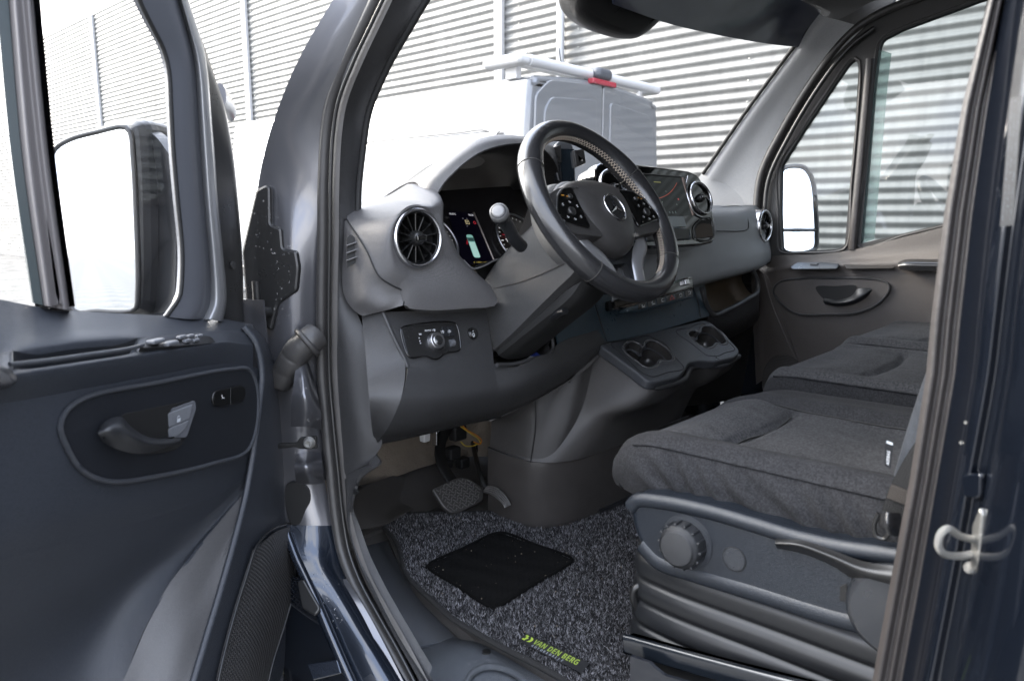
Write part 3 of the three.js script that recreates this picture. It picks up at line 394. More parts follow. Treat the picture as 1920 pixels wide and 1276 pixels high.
// ------------------------------------------------------------------ the driver's door, swung open
{
  const t = thing('driver_door', 'open driver door at left with dark trim panel, pull handle and window', 'door', V(HINGE.x, GY, HINGE.z), DOORTURN);
  // trim panel in patches
  const cols = [-260, -100, 0, 22, 44, 66, 104, 140, 180, 214, 236, 256, 270, 300, 350, 420, 452, 474], lin = (tb, u) => { for (let i = 0; i < tb.length - 1; i++) if (u <= tb[i + 1][0] || i === tb.length - 2) { const k = (u - tb[i][0]) / (tb[i + 1][0] - tb[i][0]); return tb[i].map((q, n) => q + (tb[i + 1][n] - q) * k); } };
  const beltT = [[-260, 520, .0], [-100, 545, .0], [0, 561, .0], [80, 577, .0], [140, 583, .0], [300, 591, .0], [420, 598, 0], [474, 608, 0]], ledgeT = [[-260, 650, .05], [-100, 655, .05], [0, 660, .05], [80, 648, .05], [140, 640, .05], [300, 628, .046], [420, 620, .04], [474, 626, .03]];
  const ridgeT = [[-260, 735, .08], [-100, 720, .08], [0, 706, .08], [80, 696, .08], [140, 687, .079], [300, 661, .074], [420, 642, .062], [474, 648, .045]], faceT = [[-260, 800, .064], [-100, 775, .064], [0, 757, .064], [80, 744, .064], [140, 732, .064], [300, 702, .061], [420, 682, .055], [486, 690, .045]];
  const row = tb => ds(cols.map(u => lin(tb, u))), dip = u => .04 * THREE.MathUtils.smoothstep(u, 24, 60) * (1 - THREE.MathUtils.smoothstep(u, 216, 266));
  const ledgeR = row(ledgeT), ridgeR = row(ridgeT), face1 = faceT;
  const mixR = (k, f) => ledgeR.map((p, i) => { const q = p.clone().lerp(ridgeR[i], k); q.y -= dip(cols[i]) * f; q.addScaledVector(DIN, -.75 * k * dip(cols[i]) * f); return q; });
  const panel = part(t, 'trim_panel', loft([row(beltT), row(beltT).map((p, i) => p.clone().lerp(ledgeR[i], .6)), ledgeR, mixR(.05, .1), mixR(.1, .9), mixR(.3, 1.1), mixR(.6, 1.1), mixR(.72, .95), mixR(.76, .1), mixR(.86, 0), ridgeR, row(faceT)], 90, 70, .004), M.door);
  { const c0 = 3, c1 = 12, sl = r => r.slice(c0, c1).map(p => p.add(V(0, .0014, 0)).addScaledVector(DIN, .001)); part(t, 'tray', loft([sl(mixR(.05, .22)), sl(mixR(.1, .92)), sl(mixR(.3, 1.1)), sl(mixR(.6, 1.1)), sl(mixR(.72, .92)), sl(mixR(.755, .2))], 60, 40, .001), std(C(.016, .018, .022), .4)); }  // dark skin over the dip: shade of the recess put into the colour
  const low = [face1, [[-260, 900, .064], [-100, 885, .064], [0, 870, .064], [80, 860, .064], [140, 850, .064], [300, 820, .06], [420, 790, .055], [487, 760, .045]], [[-260, 1030, .06], [-100, 1010, .06], [0, 990, .06], [80, 975, .06], [140, 962, .058], [300, 925, .056], [420, 885, .052], [476, 850, .046]],
    [[-260, 1110, .05], [-100, 1085, .05], [0, 1050, .048], [80, 1030, .047], [140, 1012, .046], [300, 965, .046], [410, 925, .045], [465, 890, .044]]];
  part(panel, 'lower_face', loft(low.map(ds), 40, 30, .004), M.door);
  // hollow above the pocket and the pocket's sloping face
  part(panel, 'pocket_hollow', loft([ds(low[3]), ds([[-260, 1210, .02], [-100, 1180, .02], [0, 1140, .02], [80, 1112, .02], [150, 1085, .021], [280, 1020, .027], [390, 965, .035], [462, 905, .042]]), ds([[-260, 1400, -.04], [-80, 1350, -.04], [40, 1290, -.038], [120, 1235, -.03], [195, 1165, -.018], [270, 1090, .004], [380, 1000, .03], [463, 910, .043]]), ds([[-260, 1560, -.015], [-60, 1500, -.015], [80, 1450, -.01], [170, 1380, .0], [230, 1276, .014], [272, 1175, .026], [352, 1048, .036], [464, 915, .045]])], 50, 26, .004), M.door);
  part(t, 'door_pocket', loft([ds([[120, 1480, -.005], [172, 1380, .0], [230, 1276, .014], [272, 1175, .024], [313, 1100, .031], [354, 1046, .036], [410, 980, .042], [464, 915, .045]]), ds([[150, 1490, .02], [204, 1390, .025], [258, 1284, .036], [300, 1186, .042], [338, 1112, .045], [374, 1056, .046], [424, 984, .047], [465, 912, .047]]), ds([[240, 1490, .08], [272, 1410, .076], [308, 1300, .07], [340, 1200, .066], [374, 1122, .061], [404, 1060, .057], [442, 984, .053], [467, 905, .05]]), ds([[292, 1490, .1], [318, 1420, .096], [352, 1290, .088], [381, 1200, .08], [408, 1110, .072], [436, 1015, .063], [459, 930, .056], [470, 888, .052]])], 50, 20, .004), M.doorLit);
  // raised edge and front return with the loudspeaker grille
  const edge = [[456, 612, .03], [478, 640, .045], [490, 690, .052], [486, 760, .054], [474, 850, .056], [460, 930, .058], [440, 1010, .066], [412, 1110, .076], [385, 1200, .084], [360, 1285, .092], [330, 1400, .1]];
  part(panel, 'raised_edge', sweep(circ(.006, 10, 1, 1), ds(edge), DIN, 80), M.door);
  const out = [[470, 610, .0], [500, 642, .0], [514, 690, .0], [526, 760, .0], [537, 850, .0], [545, 930, .0], [553, 1010, .0], [558, 1090, .0], [545, 1200, .0], [522, 1285, .0], [490, 1400, 0]];
  const mid = edge.map(([u, v, w], i) => [(u * .45 + out[i][0] * .55), (v * .45 + out[i][1] * .55), w * .72]);
  part(panel, 'front_return', loft([ds(edge), ds(mid), ds(out)], 50, 12, .004), M.door);
  part(panel, 'front_flange', loft([ds(out), ds(out.map(([u, v]) => [u + 3, v, -.05]))], 50, 3, .003), M.black);
  { const GR = std(C(.085, .082, .082), .5, { bumpMap: rep(DOTS, 9), bumpScale: .002, map: rep(DOTSC, 9) });
    const w = (u, v) => { const k = THREE.MathUtils.clamp((v - 985) / 290, 0, 1); return .04 + .012 * k; };
    const gl = [[478, 1030], [462, 1080], [443, 1140], [425, 1205], [412, 1260], [400, 1330]], gm = [[515, 1000], [505, 1060], [490, 1130], [474, 1200], [460, 1265], [445, 1340]], gr = [[546, 985], [551, 1040], [553, 1095], [534, 1170], [512, 1240], [492, 1330]];
    const gp = part(t, 'speaker_grille', loft([ds(gl.map(([u, v], i) => [u, v, .074 + i * .004])), ds(gm.map(([u, v], i) => [u, v, .066 + i * .004])), ds(gr.map(([u, v], i) => [u, v, .026 + i * .003]))], 24, 20, .004), GR);
    const rim = gl.map(([u, v], i) => [u, v, .076 + i * .004]).reverse().concat([[500, 1000, .066], [530, 984, .042]], gr.map(([u, v], i) => [u, v, .028 + i * .003])); part(gp, 'grille_rim', tube(ds(rim), .0022, 80, 6), M.smooth); }
  // armrest tray, pad and switches
  const TF = frame(onD(.06, 140, 660), V(0, 1, 0).addScaledVector(DIN, .25), DAL.clone().multiplyScalar(-1).cross(V(0, 1, 0)));
  part(t, 'tray_rim', tube(ds([[18, 690, .08], [90, 682, .083], [165, 671, .082], [238, 660, .08], [268, 652, .074]]).map(p => p.add(V(0, .004, 0))), .0028, 60, 8), M.door);
  part(t, 'armrest_pad', loft([ds([[-260, 650, .04], [-100, 668, .045], [-20, 676, .05], [22, 688, .06], [33, 700, .075]]), ds([[-260, 660, .085], [-100, 678, .085], [-20, 688, .085], [14, 698, .085], [30, 708, .085]]), ds([[-260, 720, .1], [-100, 728, .1], [-20, 726, .1], [16, 722, .096], [31, 714, .088]]), ds([[-260, 745, .085], [-100, 740, .085], [-20, 733, .085], [14, 727, .085], [28, 719, .083]])], 30, 16, .01), M.leather);
  { const sw = part(t, 'window_switch_panel', loft([ds([[272, 642, .062], [330, 634, .058], [390, 630, .054], [402, 636, .054]]), ds([[262, 652, .075], [330, 648, .072], [392, 643, .066], [408, 640, .06]])], 16, 6, .006), M.smooth);
    for (const [u, v, w] of [[292, 642, .07], [318, 646, .073]]) { const g = new RoundedBoxGeometry(.014, .006, .026, 2, .0025); g.rotateY(DOORTURN); const p = onD(w, u, v); g.translate(p.x, p.y + .002, p.z); part(sw, 'window_switch', g, M.buttonLight); }
    for (const [u, v, w] of [[340, 634, .062], [356, 632, .06], [372, 632, .059], [366, 640, .064], [350, 641, .066]]) { const g = new RoundedBoxGeometry(.008, .005, .016, 2, .002); g.rotateY(DOORTURN); const p = onD(w, u, v); g.translate(p.x, p.y + .002, p.z); part(sw, 'mirror_switch', g, M.buttonLight); } }
  // handle recess
  const HF = frame(onD(.062, 300, 800), DIN.clone());
  const recessPx = [[112, 800], [122, 772], [158, 746], [300, 716], [430, 692], [468, 694], [482, 730], [480, 800], [464, 843], [400, 868], [290, 893], [205, 902], [152, 880], [122, 832]];
  const rp = part(t, 'handle_surround', plate(HF, splineShape(px2(HF, recessPx, .006)), .008, .003, [], -.002), plastic(C(.026, .029, .036), .4, .00012));
  part(rp, 'surround_rim', tube(recessPx.map(([u, v]) => onD(.068, u, v)), .0035, 90, 8, true), M.door);
  const bowl = [[228, 780], [262, 770], [330, 756], [362, 752], [366, 768], [354, 800], [338, 836], [290, 850], [232, 842], [212, 815]];
  part(rp, 'handle_bowl_shade', plate(HF, splineShape(px2(HF, bowl, .008)), .0015, .0005, [], .0062), M.dark);  // flat dark plate: shade of the hollow behind the handle, as colour
  const blade = [ds([[185, 800, .072], [200, 787, .076], [228, 782, .078], [246, 800, .085], [275, 818, .092], [310, 822, .094], [338, 821, .09]]), ds([[184, 812, .085], [202, 806, .094], [228, 806, .1], [250, 818, .105], [278, 830, .106], [312, 832, .104], [338, 827, .094]]), ds([[192, 828, .075], [210, 838, .082], [232, 846, .088], [256, 850, .092], [284, 847, .094], [314, 838, .094], [337, 832, .088]])];
  part(t, 'pull_handle', loft(blade, 30, 14, .012), M.black);
  { const lk = part(t, 'lock_button', pxPlate(frame(onD(.07, 330, 780), DIN.clone().add(DAL.clone().multiplyScalar(.25))), [[312, 776], [362, 757], [356, 785], [306, 806]], .003, .004, .0015), M.buttonLight);
    const lk2 = part(t, 'lock_button', pxPlate(frame(onD(.07, 330, 800), DIN.clone().add(DAL.clone().multiplyScalar(.25))), [[304, 808], [355, 787], [346, 806], [330, 820], [300, 820]], .003, .004, .0015), M.buttonLight);
    part(t, 'lock_surround', pxPlate(frame(onD(.07, 330, 790), DIN.clone().add(DAL.clone().multiplyScalar(.25))), [[296, 790], [310, 770], [366, 750], [368, 766], [350, 820], [285, 822]], .004, .002, .001), std(C(.12, .125, .14), .5));
    const sym = printed(128, 128, (x, w, h) => { x.clearRect(0, 0, w, h); x.strokeStyle = '#dfe4ea'; x.fillStyle = '#dfe4ea'; x.lineWidth = 9; x.fillRect(34, 60, 60, 44); x.beginPath(); x.arc(52, 50, 20, Math.PI * .9, Math.PI * 1.9); x.stroke(); }, { alpha: true });
    part(lk, 'symbol', print4([onD(.0755, 327, 777), onD(.0755, 341, 772), onD(.0755, 338, 792), onD(.0755, 325, 797)], .002), sym); }
  { const bt = part(t, 'seat_heating_button', pxPlate(HF, [[399, 742], [404, 732], [450, 722], [460, 724], [462, 738], [458, 752], [410, 764], [400, 758]], .012, .005, .002, .006), std(C(.008), .35));
    part(bt, 'button_split', tube([onD(.0735, 432, 727), onD(.0735, 432, 758)], .0006, 4, 6), M.smooth);
    const sym = printed(64, 64, (x, w, h) => { x.clearRect(0, 0, w, h); x.strokeStyle = '#ffffff'; x.lineWidth = 9; x.beginPath(); x.moveTo(16, 10); x.lineTo(26, 46); x.lineTo(52, 46); x.stroke(); }, { alpha: true });
    part(bt, 'symbol', print4([onD(.073, 411, 738), onD(.073, 420, 736), onD(.073, 420, 748), onD(.073, 411, 750)], .002), sym); }
  // painted frame round the glass: inner rubber channel, broad pressed frame, outer flange
  const gl = [[208, -160], [240, -60], [261, 0], [284, 48], [306, 92], [316, 132], [320, 200], [324, 276], [332, 370], [341, 466], [340, 530], [336, 556], [311, 594]];
  const b1 = [[262, -160], [300, -60], [322, 0], [338, 55], [348, 100], [353, 145], [357, 210], [361, 290], [368, 380], [377, 480], [378, 540], [374, 570], [358, 598]];
  const b2 = [[302, -160], [335, -60], [352, 0], [368, 50], [381, 95], [388, 140], [393, 210], [399, 290], [405, 380], [414, 470], [420, 530], [421, 565], [414, 602]];
  const b3 = [[284, -160], [315, -60], [346, 0], [368, 48], [388, 100], [405, 150], [422, 205], [436, 280], [443, 340], [450, 420], [455, 500], [456, 560], [458, 606]];
  const W = (a, w) => ds(a.map(([u, v]) => [u, v, w]));
  const fr = part(t, 'window_frame', loft([W(gl, .004), W(b1, .014).map((p, i) => p), W(b1.map(([u, v], i) => [u * .6 + b2[i][0] * .4, v]), .004)], 60, 10, .012), std(C(.17, .178, .20), .34, { metalness: .3, bumpMap: rep(MOTTLE, 12), bumpScale: .0003 }));
  part(fr, 'frame_pressing', loft([W(b1.map(([u, v], i) => [u * .6 + b2[i][0] * .4, v]), .004), W(b1.map(([u, v], i) => [u * .35 + b2[i][0] * .65, v]), .02), W(b2, .016), W(b2.map(([u, v], i) => [u * .9 + b3[i][0] * .1, v]), -.012)], 60, 14, .006), std(C(.42, .424, .43), .36, { metalness: .35, clearcoat: .6, clearcoatRoughness: .15 }));  // body paint made pale: reflected sky put into the colour
  part(fr, 'frame_flange', loft([W(b2.map(([u, v], i) => [u * .9 + b3[i][0] * .1, v]), -.012), W(b3.map(([u, v], i) => [u - 4, v]), -.018), W(b3, -.03)], 60, 6, .004), M.smooth);
  { const p = new THREE.CylinderGeometry(.007, .007, .003, 16); p.rotateZ(Math.PI / 2); p.rotateY(DOORTURN); p.translate(...onD(-.010, 437, 497).toArray()); part(fr, 'plug', p, M.rubber); }
  part(fr, 'glass_seal', tube(W(gl, .003), .0035, 60, 8), M.dark);
  part(t, 'window_divider', loft([W([[10, -60], [15, 0], [40, 290], [80, 572]], .0), W([[22, -60], [28, 0], [54, 290], [92, 574]], .016), W([[36, -60], [41, 0], [70, 290], [110, 578]], .012), W([[48, -60], [53, 0], [82, 290], [122, 580]], .02), W([[58, -60], [65, 0], [94, 290], [134, 583]], .004)], 40, 20, .02), std(C(.24, .222, .218), .38));
  part(t, 'window_channel', loft([W([[-14, -60], [-8, 0], [20, 290], [62, 568]], -.004), W([[10, -60], [15, 0], [40, 290], [80, 572]], .002)], 20, 4, .01), std(C(.03, .05, .055), .35));
  part(t, 'quarter_glass', pxPlate(frame(onD(-.006, 200, 300), DIN.clone()), [[30, -120], [200, -120], [265, 0], [310, 92], [324, 276], [345, 466], [340, 560], [300, 600], [110, 590], [60, 300]], .002, .001, 0), M.glass);
  t.children[t.children.length - 1].geometry = (() => { const F = frame(onD(-.006, 200, 300), DIN.clone()); const g = new THREE.ShapeGeometry(roundShape(px2(F, [[30, -120], [200, -120], [265, 0], [310, 92], [324, 276], [345, 466], [340, 560], [300, 600], [110, 590], [60, 300]]), .004)); g.applyMatrix4(F.m); g.applyMatrix4(t.matrixWorld.clone().invert()); return g; })();
  { const F = frame(onD(-.006, -60, 300), DIN.clone()); const g = new THREE.ShapeGeometry(roundShape(px2(F, [[-420, -160], [-20, -160], [10, 0], [40, 290], [78, 575], [-100, 560], [-420, 500]]), .004)); g.applyMatrix4(F.m); part(t, 'window_glass', g, M.glass); }
  // outer skin
  { const m = new THREE.Matrix4().makeRotationY(DOORTURN).setPosition(HINGE.x, 0, HINGE.z); const w = p => V(p[0], p[1], p[2]).applyMatrix4(m);
    part(t, 'outer_skin', loft([[w([-.06, .60, .03]), w([-.07, .60, .5]), w([-.07, .60, 1.0])], [w([-.09, .3, .03]), w([-.1, .3, .5]), w([-.1, .3, 1.0])], [w([-.07, -.3, .05]), w([-.08, -.3, .5]), w([-.08, -.3, 1.0])]], 10, 12, .004), M.paint);
    part(t, 'front_edge', loft([[w([-.06, .60, .03]), w([.0, .60, .045])], [w([-.09, .3, .03]), w([0, .3, .03])], [w([-.07, -.3, .05]), w([0, -.3, .06])]], 4, 12, .004), M.jamb); }
  // exterior mirror, seen through the quarter glass
  { const gp = [[97, 300], [103, 280], [130, 262], [180, 248], [232, 238], [243, 245], [250, 300], [256, 420], [259, 540], [254, 578], [238, 584], [180, 583], [137, 580]];
    const nrm = DAL.clone().multiplyScalar(1).add(DIN.clone().multiplyScalar(.10)).add(V(0, .025, 0)).normalize();
    const MF = frame(onD(-.22, 180, 420), nrm);
    const hs = [[88, 310], [94, 268], [130, 240], [185, 224], [240, 215], [258, 226], [268, 300], [272, 420], [272, 545], [264, 590], [240, 598], [180, 596], [120, 592]];
    const mir = part(t, 'door_mirror', plate(MF, splineShape(px2(MF, hs)), .15, .05, [], -.152, 6), M.black, 'large black door mirror');
    part(mir, 'mirror_glass', plate(MF, splineShape(px2(MF, gp)), .002, .0005, [], .0), M.mirror);
    part(mir, 'mirror_bezel', tube(px2(MF, gp).map(p => MF.o.clone().addScaledVector(MF.ex, p.x).addScaledVector(MF.ey, p.y).addScaledVector(MF.n, .001)), .005, 80, 8, true), M.smooth);
    const side = [ds([[246, 240, -.20], [285, 250, -.13], [318, 290, -.08]]), ds([[262, 400, -.20], [300, 400, -.13], [330, 400, -.075]]), ds([[262, 590, -.20], [300, 600, -.13], [325, 600, -.08]])]; part(mir, 'mirror_arm', loft(side, 12, 14, .02), M.black);
    part(t, 'mirror_indicator', sweep(circ(.022, 12, .5, 1), ds([[412, 178, -.05], [424, 192, -.08], [432, 208, -.1]]), V(0, 1, 0), 12), M.jamb); }
}

// ------------------------------------------------------------------ passenger door
{
  const t = thing('passenger_door', 'closed passenger door across the cab with brown-grey trim and two windows', 'door', V(.9, GY, -.1));
  const F = frame(V(.9, .8, .3), V(-1, 0, 0));
  const q = [[1462, 470], [1459, 400], [1460, 312], [1500, 248], [1560, 158], [1588, 118], [1600, 108], [1611, 112], [1614, 128], [1608, 230], [1598, 340], [1588, 462], [1575, 470], [1500, 474], [1478, 475]];
  const wn = [[1610, 461], [1622, 330], [1636, 160], [1645, 88], [1652, 72], [1690, 52], [1760, 26], [1840, -4], [2050, -60], [2050, 330], [1900, 385], [1782, 420], [1700, 440]];
  const outer = [[1420, 486], [1424, 400], [1432, 330], [1470, 250], [1530, 152], [1590, 78], [1640, 38], [1720, 6], [1830, -30], [2100, -110], [2100, 420], [1900, 440], [1782, 470], [1600, 500], [1440, 500]];
  const s = roundShape(px2(F, outer), .02);
  const fr = part(t, 'window_frame', plate(F, s, .03, .006, [roundShape(px2(F, q, .03), .012, THREE.Path), roundShape(px2(F, wn, .03), .012, THREE.Path)], -.0, 3), std(C(.05, .048, .046), .5, { bumpMap: rep(GRAIN, 8), bumpScale: .0002 }));
  part(fr, 'glass_seal', tube(px2(F, q, .03).map(p => F.o.clone().addScaledVector(F.ex, p.x).addScaledVector(F.ey, p.y).addScaledVector(F.n, .03)), .005, 90, 8, true), M.rubber);
  part(fr, 'glass_seal', tube(px2(F, wn, .03).map(p => F.o.clone().addScaledVector(F.ex, p.x).addScaledVector(F.ey, p.y).addScaledVector(F.n, .03)), .004, 120, 8, true), M.rubber);
  part(t, 'window_divider', sweep([[-.014, 0], [-.011, .006], [-.004, .009], [.004, .009], [.011, .006], [.014, 0], [0, -.004]], [onX(.862, 1632, 110), onX(.862, 1616, 280), onX(.862, 1598, 468)], V(-1, 0, 0), 20), M.rubberWorn);
  { const g = new THREE.ShapeGeometry(roundShape(px2(F, q.map(([u, v]) => [u + (u < 1540 ? -6 : 5), v + (v < 300 ? -5 : 5)]), .01), .01)); g.translate(0, 0, .01); g.applyMatrix4(F.m); part(t, 'quarter_glass', g, M.glassTint); }
  { const g = new THREE.ShapeGeometry(roundShape(px2(F, wn.map(([u, v]) => [u + (u < 1700 ? -5 : 8), v + (v < 200 ? -6 : 6)]), .014), .01)); g.translate(0, 0, .014); g.applyMatrix4(F.m); part(t, 'window_glass', g, M.glassTint); }
  { const g = xs([[1640, 100, .884], [1646, 86, .884]]); part(t, 'reflection_band', loft([xs([[1612, 458, .885], [1624, 330, .885], [1638, 160, .885], [1647, 92, .885]]), xs([[1640, 448, .885], [1650, 330, .885], [1664, 170, .885], [1672, 100, .885]])], 30, 3, .001), std(C(.6, .7, .68), .1, { transmission: .8, thickness: 0 })); }  // pale strip: a reflection in the pane, built as a part
  // seal round the door opening on the body side
  part(van, 'passenger_door_seal', sweep(circ(.013, 10), xs([[1416, 480, .855], [1418, 400, .855], [1428, 325, .855], [1466, 246, .855], [1530, 142, .855], [1586, 70, .855], [1640, 30, .855], [1720, -4, .855], [1830, -40, .855]]), V(-1, 0, 0), 60), M.rubber);
  part(van, 'passenger_door_seal', sweep(circ(.008, 10), xs([[1432, 478, .85], [1434, 400, .85], [1442, 335, .85], [1478, 258, .85], [1540, 156, .85], [1594, 88, .85], [1640, 52, .85]]), V(-1, 0, 0), 60), M.smooth);
  // trim panel
  const rows = [[[1424, 482, .872], [1470, 478, .862], [1540, 476, .858], [1610, 466, .858], [1700, 443, .858], [1790, 420, .858], [2000, 362, .858]],
    [[1424, 500, .865], [1470, 490, .85], [1540, 486, .85], [1610, 482, .85], [1700, 472, .85], [1790, 462, .85], [2000, 430, .85]],
    [[1420, 512, .858], [1470, 502, .835], [1540, 498, .83], [1610, 496, .83], [1700, 494, .83], [1790, 492, .83], [2000, 490, .83]],
    [[1420, 530, .855], [1470, 512, .838], [1540, 509, .836], [1610, 509, .836], [1700, 512, .836], [1790, 515, .836], [2000, 525, .836]],
    [[1422, 590, .857], [1470, 590, .845], [1540, 595, .842], [1610, 600, .842], [1700, 604, .842], [1790, 608, .842], [2000, 620, .842]],
    [[1426, 680, .862], [1470, 690, .858], [1540, 700, .855], [1610, 700, .855], [1700, 700, .855], [1790, 700, .855], [2000, 720, .855]],
    [[1440, 800, .865], [1480, 800, .862], [1540, 810, .86], [1610, 810, .86], [1700, 810, .86], [1790, 810, .86], [2000, 820, .86]]];
  const PB = plastic(C(.135, .118, .108), .46);
  const pn = part(t, 'trim_panel', loft(rows.map(xs), 40, 40, .012), PB);
  part(pn, 'front_panel', loft([xs([[1408, 500, .862], [1422, 505, .85], [1440, 518, .845]]), xs([[1412, 600, .868], [1438, 590, .852], [1470, 600, .845]]), xs([[1418, 720, .87], [1450, 700, .856], [1500, 690, .848]])], 10, 14, .006), PB);
  part(pn, 'panel_crease', sweep(circ(.004, 8), xs([[1432, 512, .848], [1444, 560, .848], [1468, 620, .848], [1500, 690, .85]]), V(-1, 0, 0), 20), PB);
  part(t, 'armrest_pad', loft([xs([[1686, 490, .835], [1700, 486, .83], [1760, 486, .83], [1900, 486, .83]]), xs([[1684, 497, .80], [1700, 495, .79], [1760, 495, .79], [1900, 497, .79]]), xs([[1688, 505, .80], [1702, 507, .795], [1760, 508, .795], [1900, 512, .795]])], 16, 10, .012), M.leather);
  const LF = frame(onX(.828, 1560, 497), V(-.35, 1, 0), V(0, 0, -1));
  part(t, 'switch_panel', pxPlate(LF, [[1482, 500], [1496, 491], [1576, 491], [1570, 503], [1486, 504]], .006, .005, .002, -.001), M.smooth);
  { const sw = new RoundedBoxGeometry(.018, .008, .026, 2, .003); sw.translate(...onX(.822, 1528, 495).toArray()); part(t, 'window_switch', sw, M.buttonLight); }
  part(t, 'tray', pxPlate(LF, [[1582, 492], [1680, 492], [1676, 502], [1588, 503]], .006, .003, .001, .0005), M.cavity);
  const RF = frame(onX(.838, 1560, 556), V(-1, 0, 0));
  const ro = [[1450, 546], [1461, 529], [1500, 522], [1560, 521], [1640, 523], [1664, 530], [1668, 542], [1648, 568], [1608, 586], [1550, 589], [1496, 588], [1472, 574]];
  const rp = part(t, 'handle_surround', plate(RF, splineShape(px2(RF, ro, .008)), .012, .003, [], -.004), PB);
  part(rp, 'surround_rim', tube(px2(RF, ro, .008).map(p => RF.o.clone().addScaledVector(RF.ex, p.x).addScaledVector(RF.ey, p.y).addScaledVector(RF.n, .008)), .004, 80, 8, true), M.lower);
  part(rp, 'handle_bowl_shade', plate(RF, splineShape(px2(RF, [[1530, 538], [1568, 536], [1606, 536], [1600, 552], [1580, 562], [1556, 565], [1540, 556]], .01)), .0015, .0005, [], .0085), M.dark);  // flat dark plate painting the shade of the handle hollow
  part(t, 'pull_handle', loft([xs([[1546, 558, .825], [1570, 562, .81], [1596, 555, .803], [1610, 541, .803], [1634, 540, .81]]), xs([[1544, 565, .82], [1570, 568, .797], [1598, 564, .79], [1616, 554, .79], [1635, 542, .805]]), xs([[1548, 570, .825], [1572, 574, .81], [1600, 571, .803], [1622, 560, .803], [1636, 545, .812]])], 24, 10, .008), M.black);
  { const GR = std(C(.09, .082, .076), .6, { bumpMap: rep(DOTS, 11), bumpScale: .0012, map: rep(DOTSC, 11) }); part(t, 'speaker_grille', pxPlate(frame(onX(.85, 1460, 690), V(-1, 0, .0)), [[1428, 720], [1432, 690], [1448, 668], [1470, 664], [1500, 676], [1500, 740], [1432, 740]], .02, .006, .002), GR); }
  // outer skin and mirror
  part(t, 'outer_skin', loft([[V(.95, .62, -.2), V(.955, .66, .4), V(.955, .78, .95)], [V(.985, .3, -.2), V(.99, .3, .4), V(.99, .3, .95)], [V(.97, -.45, -.2), V(.97, -.45, .4), V(.97, -.45, .95)]], 10, 12, .006), M.paint);
  { const MF = frame(onX(1.16, 1495, 390), V(-.5, .05, .87));
    const o = [[1461, 330], [1464, 314], [1478, 308], [1500, 308], [1518, 314], [1527, 330], [1531, 380], [1533, 440], [1530, 468], [1516, 476], [1476, 476], [1462, 466]];
    const m = part(t, 'door_mirror', plate(MF, splineShape(px2(MF, o)), .13, .04, [], -.132, 6), M.black, 'passenger side door mirror');
    part(m, 'mirror_glass', plate(MF, splineShape(px2(MF, [[1464, 332], [1468, 318], [1490, 313], [1508, 318], [1520, 340], [1526, 390], [1528, 428], [1466, 428]])), .002, .0005), M.mirror);
    part(m, 'mirror_glass', plate(MF, splineShape(px2(MF, [[1466, 434], [1528, 434], [1526, 462], [1512, 470], [1474, 470], [1468, 462]])), .002, .0005), M.mirror);
    part(m, 'mirror_bezel', tube(px2(MF, [[1463, 332], [1467, 317], [1490, 311], [1510, 316], [1523, 338], [1529, 390], [1531, 440], [1529, 464], [1513, 473], [1474, 473], [1465, 462]]).map(p => MF.o.clone().addScaledVector(MF.ex, p.x).addScaledVector(MF.ey, p.y).addScaledVector(MF.n, .003)), .009, 90, 8, true), M.smooth); part(m, 'glass_split', tube([to2(MF, hit(MF.o, MF.n, 1463, 431)), to2(MF, hit(MF.o, MF.n, 1530, 431))].map(p => MF.o.clone().addScaledVector(MF.ex, p.x).addScaledVector(MF.ey, p.y).addScaledVector(MF.n, .003)), .006, 4, 8), M.smooth);
    part(m, 'mirror_arm', box(.96, 1.12, .50, .56, -.16, -.08, .02), M.black); }
}

// ------------------------------------------------------------------ dashboard
const dash = thing('dashboard', 'grey plastic dashboard with round air vents, instrument binnacle, centre screen and cup holders', 'dashboard', V(0, 0, -.2));
function airVent(c, n, R, mat, tilt = 0) { // round vent: chrome ring, dark well, twelve vanes, knob
  const q = new THREE.Quaternion().setFromUnitVectors(V(0, 1, 0), n.clone().normalize()), put = (g, ry = 0) => { if (ry) g.rotateY(ry); g.applyQuaternion(q); g.translate(c.x, c.y, c.z); return g; };
  const v = part(dash, 'air_vent', put(lathe([[R * .86, -.002], [R * .88, .004], [R * .93, .0075], [R * 1, .0045], [R * 1.03, -.004], [R * 1.03, -.03]], 64)), M.ringMetal);
  part(v, 'vent_ring', put(lathe([[R * .80, -.012], [R * .83, .0015], [R * .855, .003], [R * .87, -.001]], 64)), M.gloss);
  part(v, 'vent_well', put(lathe([[0, -.045], [R * .78, -.045], [R * .82, -.006]], 48)), M.dark);
  const bl = (() => { const s = new THREE.Shape(); s.moveTo(R * .2, -.0006); s.lineTo(R * .82, -.0009); s.lineTo(R * .82, .0009); s.lineTo(R * .2, .0006); const g = new THREE.ExtrudeGeometry(s, { depth: .020, bevelEnabled: true, bevelSize: .0005, bevelThickness: .0008, bevelSegments: 2 }); g.rotateX(-Math.PI / 2); g.translate(0, -.026, 0); return g; })();
  for (let k = 0; k < 14; k++) { const b = bl.clone(); part(v, 'vane', put(b, k / 14 * 2 * Math.PI + .1), M.vane); }
  part(v, 'knob', put(lathe([[0, .012], [R * .16, .011], [R * .22, .006], [R * .26, -.004], [R * .26, -.03]], 28)), M.smooth);
  const pd = new RoundedBoxGeometry(R * .42, .008, R * .2, 2, .003); pd.translate(0, .011, 0); part(v, 'grip', put(pd, tilt), M.gloss);
  return v;
}
